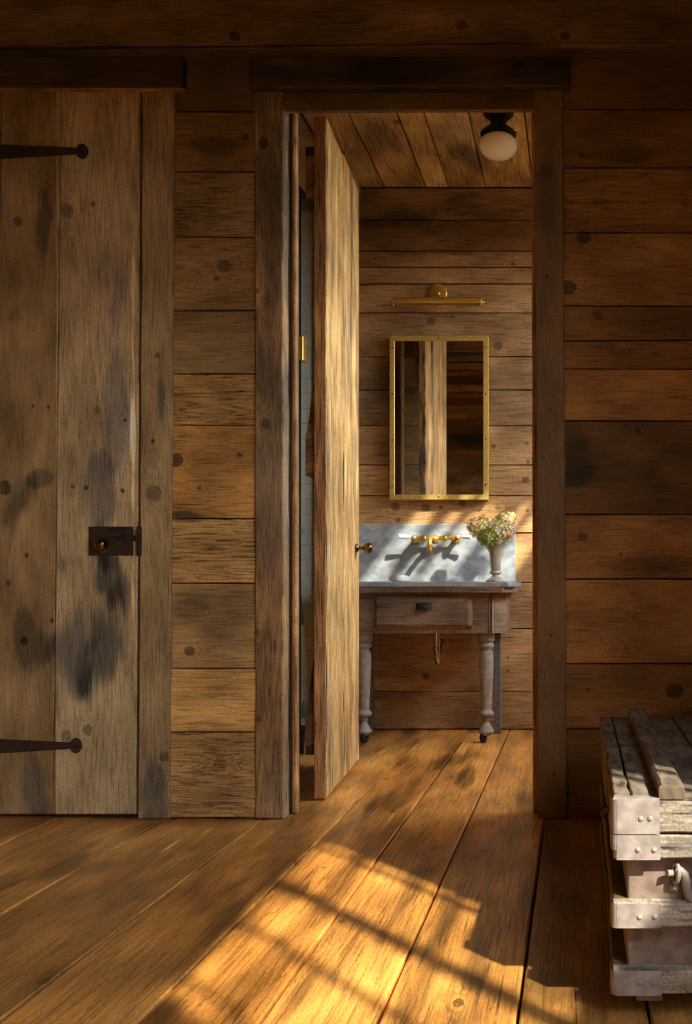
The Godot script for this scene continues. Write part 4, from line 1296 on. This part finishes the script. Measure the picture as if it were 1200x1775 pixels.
func build_mirror() -> void:
	var d := 5.495
	var o := thing("mirror", "tall rectangular wall mirror in a thin brass frame above the tap", "mirror", at(761, 866, d))
	var inv := Transform3D(Basis(), -o.position)
	var x0 := xx(675.5, d)
	var x1 := xx(846.5, d)
	var y0 := yy(866, d)
	var y1 := yy(582, d)
	var w := 8.6 / FOC * d
	var fs := mb()
	var sides := [
		[Vector2(x0, y0), Vector2(x1, y0), Vector2(x1 - w, y0 + w), Vector2(x0 + w, y0 + w)],
		[Vector2(x1, y0), Vector2(x1, y1), Vector2(x1 - w, y1 - w), Vector2(x1 - w, y0 + w)],
		[Vector2(x1, y1), Vector2(x0, y1), Vector2(x0 + w, y1 - w), Vector2(x1 - w, y1 - w)],
		[Vector2(x0, y1), Vector2(x0, y0), Vector2(x0 + w, y0 + w), Vector2(x0 + w, y1 - w)]]
	for s in sides:
		var st := mb()
		slab(st, inv, PackedVector2Array(s), -BACK + 0.001, -d, 0.0015, PLAIN)
		part(o, "frame_side", st, M.brass_dull)
	var g := mb()
	box(g, inv * Vector3(x0 + w * 0.9, y0 + w * 0.9, -d - 0.02), inv * Vector3(x1 - w * 0.9, y1 - w * 0.9, -d - 0.006))
	part(o, "mirror_glass", g, M.mirror, "dark reflecting glass")
	for s in [[842, 602], [842, 683], [842, 761], [842, 840], [680, 763], [680, 843], [680, 683], [680, 603], [761, 586.5], [761, 861.5]]:
		var st := mb()
		egg(st, inv * at(s[0], s[1], d), Vector3(0.0042, 0.0012, 0), 10, 6, Vector3.BACK)
		part(o, "screw", st, M.old_brass)

func build_lamps() -> void:
	# picture light over the mirror
	var d := 5.41
	var p := thing("picture_light", "slim brass picture light on the plank wall above the mirror", "wall lamp", at(760, 508, BACK - 0.002))
	var inv := Transform3D(Basis(), -p.position)
	var st := mb()
	lathe(st, along(Vector3.BACK, inv * at(760, 507.5, BACK - 0.003)), [Vector2(0, 0), Vector2(0.046, 0), Vector2(0.046, 0.004), Vector2(0.04, 0.009), Vector2(0.014, 0.011), Vector2(0.0, 0.011)], 30)
	part(p, "wall_plate", st, M.brass)
	st = mb()
	tube(st, [inv * at(760, 508, BACK - 0.01), inv * at(760, 509, d + 0.02), inv * at(760, 514, d + 0.004)], 0.006, 10)
	egg(st, inv * at(760, 509, d + 0.02), Vector3(0.012, 0.012, 0), 16, 10)
	part(p, "arm", st, M.brass)
	st = mb()
	# trough: a half tube open below
	var n := 18
	var r := 0.024
	var xa := xx(683.5, d)
	var xb := xx(834, d)
	var yc := yy(524, d)
	for k in n:
		var a0 := lerpf(-0.35, PI + 0.35, float(k) / n)
		var a1 := lerpf(-0.35, PI + 0.35, float(k + 1) / n)
		for s in [1.0, 0.92]:
			var q := func(x: float, a: float) -> Vector3: return inv * Vector3(x, yc + sin(a) * r * s, -d + cos(a) * r * s)
			for f in [[[xa, a0], [xb, a0], [xb, a1]], [[xa, a0], [xb, a1], [xa, a1]]]:
				for w in (f if s != 1.0 else [f[0], f[2], f[1]]):
					st.set_normal((Vector3(0, sin(w[1]), cos(w[1]))) * (1.0 if s == 1.0 else -1.0))
					st.set_uv(Vector2.ZERO)
					st.add_vertex(q.call(w[0], w[1]))
	part(p, "shade", st, M.brass)
	for e in [[xa, -1.0], [xb, 1.0]]:
		st = mb()
		lathe(st, along(Vector3(e[1], 0, 0), inv * Vector3(e[0], yc, -d)), [Vector2(r * 0.9, -0.004), Vector2(r, 0.0), Vector2(r * 0.95, 0.005), Vector2(0.009, 0.008), Vector2(0.0045, 0.011), Vector2(0.0065, 0.015), Vector2(0.0, 0.021)], 22)
		part(p, "end_cap", st, M.brass)
	# milk glass ceiling lamp, switched off
	var ld := 4.66
	var l := thing("ceiling_lamp", "milk glass globe lamp with dark bronze fitter under the board ceiling", "ceiling lamp", Vector3(xx(864, ld), CEIL_BATH, -ld))
	var s := ld / FOC
	var top := CEIL_BATH
	var h := func(py: float) -> float: return yy(py, ld) - top
	st = mb()
	lathe(st, Transform3D(), [Vector2(0, -0.034), Vector2(6 * s, -0.034), Vector2(14 * s, -0.03), Vector2(21 * s, -0.022), Vector2(26 * s, -0.01), Vector2(27 * s, 0.0)], 36)
	part(l, "canopy", st, M.bronze)
	st = mb()
	var pr := []
	for q in [[0, 233], [30.5, 234.5], [31.5, 234], [31, 232], [27, 226.5], [21, 222.5], [15.5, 220], [14.3, 216], [14, 211], [12.5, 206.5], [9, 203.5], [5, 202], [5, 199], [0, 199]]:
		pr.append(Vector2(q[0] * s, h.call(q[1])))
	lathe(st, Transform3D(), pr, 36)
	part(l, "fitter", st, M.bronze)
	st = mb()
	pr = []
	for k in 21:
		var an := -PI / 2 + PI * k / 20
		var yv: float = h.call(252.5) + sin(an) * (24.0 if sin(an) < 0 else 22.0) * s
		pr.append(Vector2(maxf(0.0, pow(cos(an), 0.92)) * 33.2 * s, yv))
	lathe(st, Transform3D(), pr, 40)
	part(l, "globe", st, M.milk)
	for an in [0.3, 2.4, 4.5]:
		st = mb()
		var dir := Vector3(cos(an), 0, sin(an))
		tube(st, [dir * 29.5 * s + Vector3(0, h.call(233.0), 0), dir * 34 * s + Vector3(0, h.call(234.0), 0)], 0.003, 8)
		part(l, "thumb_screw", st, M.bronze)

func build_chest() -> void:
	var d := 1.9
	var xl := 0.0595
	var xr := 0.47
	var db := 3.05
	var o := thing("chest", "old whitewashed wooden chest with riveted metal corners in the sunlight", "chest", Vector3((xl + xr) / 2, 0, -(d + db) / 2))
	var inv := Transform3D(Basis(), -o.position)
	var uvf := {"o": Vector2(0.0, 0.40), "s": Vector2(1.2, 1.2)}
	# body, set back behind the battens
	var body := mb()
	box(body, inv * Vector3(xl + 0.028, 0.045, -db + 0.02), inv * Vector3(xr - 0.028, 0.325, -d - 0.033), 0.003)
	part(o, "body", body, M.panel)
	# battens: photo rows of their front faces
	var rows := [[1448, 1490], [1567, 1608], [1683.5, 1725]]
	var k := 0
	for r in rows:
		var y1 := yy(r[0], d)
		var y0 := yy(r[1], d)
		var st := mb()
		slab(st, inv, worn(Vector2(xl + 0.003, y0), Vector2(xr - 0.003, y0), Vector2(xr - 0.003, y1), Vector2(xl + 0.003, y1), 0.05, 0.0012), -d - 0.033, -d - 0.0018, 0.003, uvf)
		part(o, "batten", st, M.chest_m)
		for sx in [xl + 0.002, xr - 0.03]:
			var ss := mb()
			slab(ss, inv * Transform3D(Basis(Vector3(0, 0, 1), Vector3.UP, Vector3(-1, 0, 0)), Vector3(sx, 0, 0)), worn(Vector2(-db, y0), Vector2(-d - 0.034, y0), Vector2(-d - 0.034, y1), Vector2(-db, y1), 0.06, 0.002), -0.028, 0.0, 0.003, uvf)
			part(o, "side_batten", ss, M.chest_side)
		bracket(o, inv, xl, xx(1145 + k * 1.0, d), y0 - 0.0005, y1 + 0.0005, d, [[1106, 1473, 1134, 1473], [1109, 1589.5, 1135, 1588.6], [1109, 1703, 1132, 1704.5]][k], k == 0)
		k += 1
	# lid
	var ly0 := yy(1445.0, d)
	var ly1 := yy(1386, d)
	var lid := mb()
	slab(lid, inv, worn(Vector2(xl + 0.003, ly0), Vector2(xr - 0.003, ly0), Vector2(xr - 0.003, ly1 - 0.001), Vector2(xl + 0.003, ly1 - 0.001), 0.05, 0.001), -d - 0.033, -d - 0.0018, 0.003, uvf)
	part(o, "lid_front", lid, M.chest_m)
	lid = mb()
	slab(lid, inv * Transform3D(Basis(Vector3(0, 0, 1), Vector3.UP, Vector3(-1, 0, 0)), Vector3(xl + 0.002, 0, 0)), worn(Vector2(-db, ly0), Vector2(-d - 0.034, ly0), Vector2(-d - 0.034, ly1 - 0.012), Vector2(-db, ly1 - 0.012), 0.06, 0.003), -0.028, 0.0, 0.003, uvf)
	part(o, "lid_side", lid, M.chest_side)
	var top := inv * Transform3D(Basis(Vector3.RIGHT, Vector3(0, 0, -1), Vector3.UP), Vector3.ZERO)
	var tuv := {"o": Vector2(0.0, 0.0), "s": Vector2(1.2, 0.5), "swap": true}
	for r in [[xl + 0.003, 0.0934, 0.004], [0.0946, 0.26, 0.002], [0.262, xr, 0.002]]:
		var st := mb()
		slab(st, top, worn(Vector2(r[0], d + 0.002), Vector2(r[1], d + 0.002), Vector2(r[1], db), Vector2(r[0], db), 0.035, r[2]), ly1 - 0.012, ly1, 0.002, tuv)
		part(o, "lid_plank", st, M.lid_m)
	for cx in [0.1405, 0.35]:
		var st := mb()
		slab(st, top, worn(Vector2(cx, d + 0.001), Vector2(cx + 0.045, d + 0.001), Vector2(cx + 0.045, db + 0.0), Vector2(cx, db), 0.06, 0.002), ly1 + 0.0003, ly1 + 0.0255, 0.005, tuv)
		part(o, "lid_cleat", st, M.lid_m)
	bracket(o, inv, xl, xx(1144, d), ly0 - 0.0005, ly1 + 0.001, d, [1111, 1419, 1127, 1418.5], false)
	var flap := mb()
	slab(flap, top, PackedVector2Array([Vector2(xl + 0.001, d - 0.001), Vector2(xx(1144, d), d - 0.001), Vector2(xx(1143, d), d + 0.02), Vector2(xx(1132, d), d + 0.029), Vector2(xl + 0.03, d + 0.026), Vector2(xl + 0.004, d + 0.03)]), ly1, ly1 + 0.002, 0.0008, PLAIN)
	part(o, "corner_flap", flap, M.white_metal)
	# hasp on the upper panel
	var pd := d + 0.033
	var hs := mb()
	tube(hs, [inv * at(1170, 1513, pd - 0.012), inv * at(1156.5, 1513.5, pd - 0.02)], 0.0058, 12)
	var hasp := part(o, "hasp", hs, M.white_metal, "whitewashed iron hasp")
	hs = mb()
	tube(hs, ring_points(inv * at(1172.5, 1514, pd - 0.012), Vector3(0.0035, 0, 0.012), Vector3(0.0015, 0.0155, 0), 20), 0.0042, 10, -1.0, true)
	part(hasp, "staple", hs, M.white_metal)
	hs = mb()
	tube(hs, [inv * at(1173, 1507, pd - 0.016), inv * at(1180, 1509.5, pd - 0.018), inv * at(1187, 1516, pd - 0.018), inv * at(1190.5, 1527, pd - 0.017), inv * at(1191, 1540, pd - 0.016), inv * at(1194, 1553, pd - 0.014), inv * at(1202, 1562, pd - 0.012)], 0.0075, 12)
	part(hasp, "hook", hs, M.white_metal)
	hs = mb()
	lathe(hs, along(Vector3.BACK, inv * at(1169, 1539.5, pd)), [Vector2(0.0085, 0.0), Vector2(0.0085, 0.002), Vector2(0.005, 0.003), Vector2(0.0045, 0.007), Vector2(0.0, 0.009)], 16)
	part(hasp, "hasp_bolt", hs, M.white_metal)
	# ring on the left side
	var rs := mb()
	tube(rs, ring_points(inv * Vector3(0.0515, 0.317, -2.1), Vector3(0.0022, 0, 0.009) * 1.0 + Vector3(-0.0085, 0, 0), Vector3(0, 0.0105, 0), 22), 0.0019, 8, -1.0, true)
	part(o, "ring_handle", rs, M.old_brass, "small brass ring")
	# skids
	for fx in [xx(1128, d), 0.40]:
		for fz in [-d - 0.02, -db + 0.06]:
			var fs := mb()
			box(fs, inv * Vector3(fx - 0.023, 0.0215, fz - 0.03), inv * Vector3(fx + 0.023, 0.044, fz), 0.003)
			part(o, "skid", fs, M.panel)
		var rn := mb()
		box(rn, inv * Vector3(fx - 0.02, 0.0005, -db + 0.12), inv * Vector3(fx + 0.02, 0.046, -d - 0.13), 0.003)
		part(o, "runner", rn, M.chest_side)

# riveted metal corner that wraps a batten from the front onto the left side
func bracket(o: Node3D, inv: Transform3D, xl: float, xr: float, y0: float, y1: float, d: float, rv: Array, torn: bool) -> void:
	var st := mb()
	var r := 0.011
	var line := [Vector2(xr, d)]
	for k in 7:
		var an := PI / 2 * k / 6
		line.append(Vector2(xl + r - sin(an) * r, d + r - cos(an) * r))
	line.append(Vector2(xl, d + 0.055))
	for i in line.size() - 1:
		var a: Vector2 = line[i]
		var b: Vector2 = line[i + 1]
		var lo := y0
		if torn and i > 1: lo = y0 + 0.017
		for f in [[a, b, 0.0], [b, a, 0.002]]:
			var p: Vector2 = f[0]
			var q: Vector2 = f[1]
			var n: Vector2 = Vector2(b.y - a.y, -(b.x - a.x)).normalized() * -f[2]
			var A := inv * Vector3(p.x, lo, -p.y) + Vector3(n.x, 0, -n.y)
			var B := inv * Vector3(q.x, lo, -q.y) + Vector3(n.x, 0, -n.y)
			var C := inv * Vector3(q.x, y1, -q.y) + Vector3(n.x, 0, -n.y)
			var D := inv * Vector3(p.x, y1, -p.y) + Vector3(n.x, 0, -n.y)
			tri(st, B, A, D, Vector2.ZERO, Vector2.ZERO, Vector2.ZERO)
			tri(st, B, D, C, Vector2.ZERO, Vector2.ZERO, Vector2.ZERO)
	var bp := part(o, "corner_bracket", st, M.white_metal, "whitewashed metal corner bracket")
	for i in [0, 2]:
		var rs := mb()
		egg(rs, inv * at(rv[i], rv[i + 1], d), Vector3(0.0056, 0.0052, 0), 16, 8, Vector3.BACK)
		part(bp, "rivet", rs, M.white_metal)
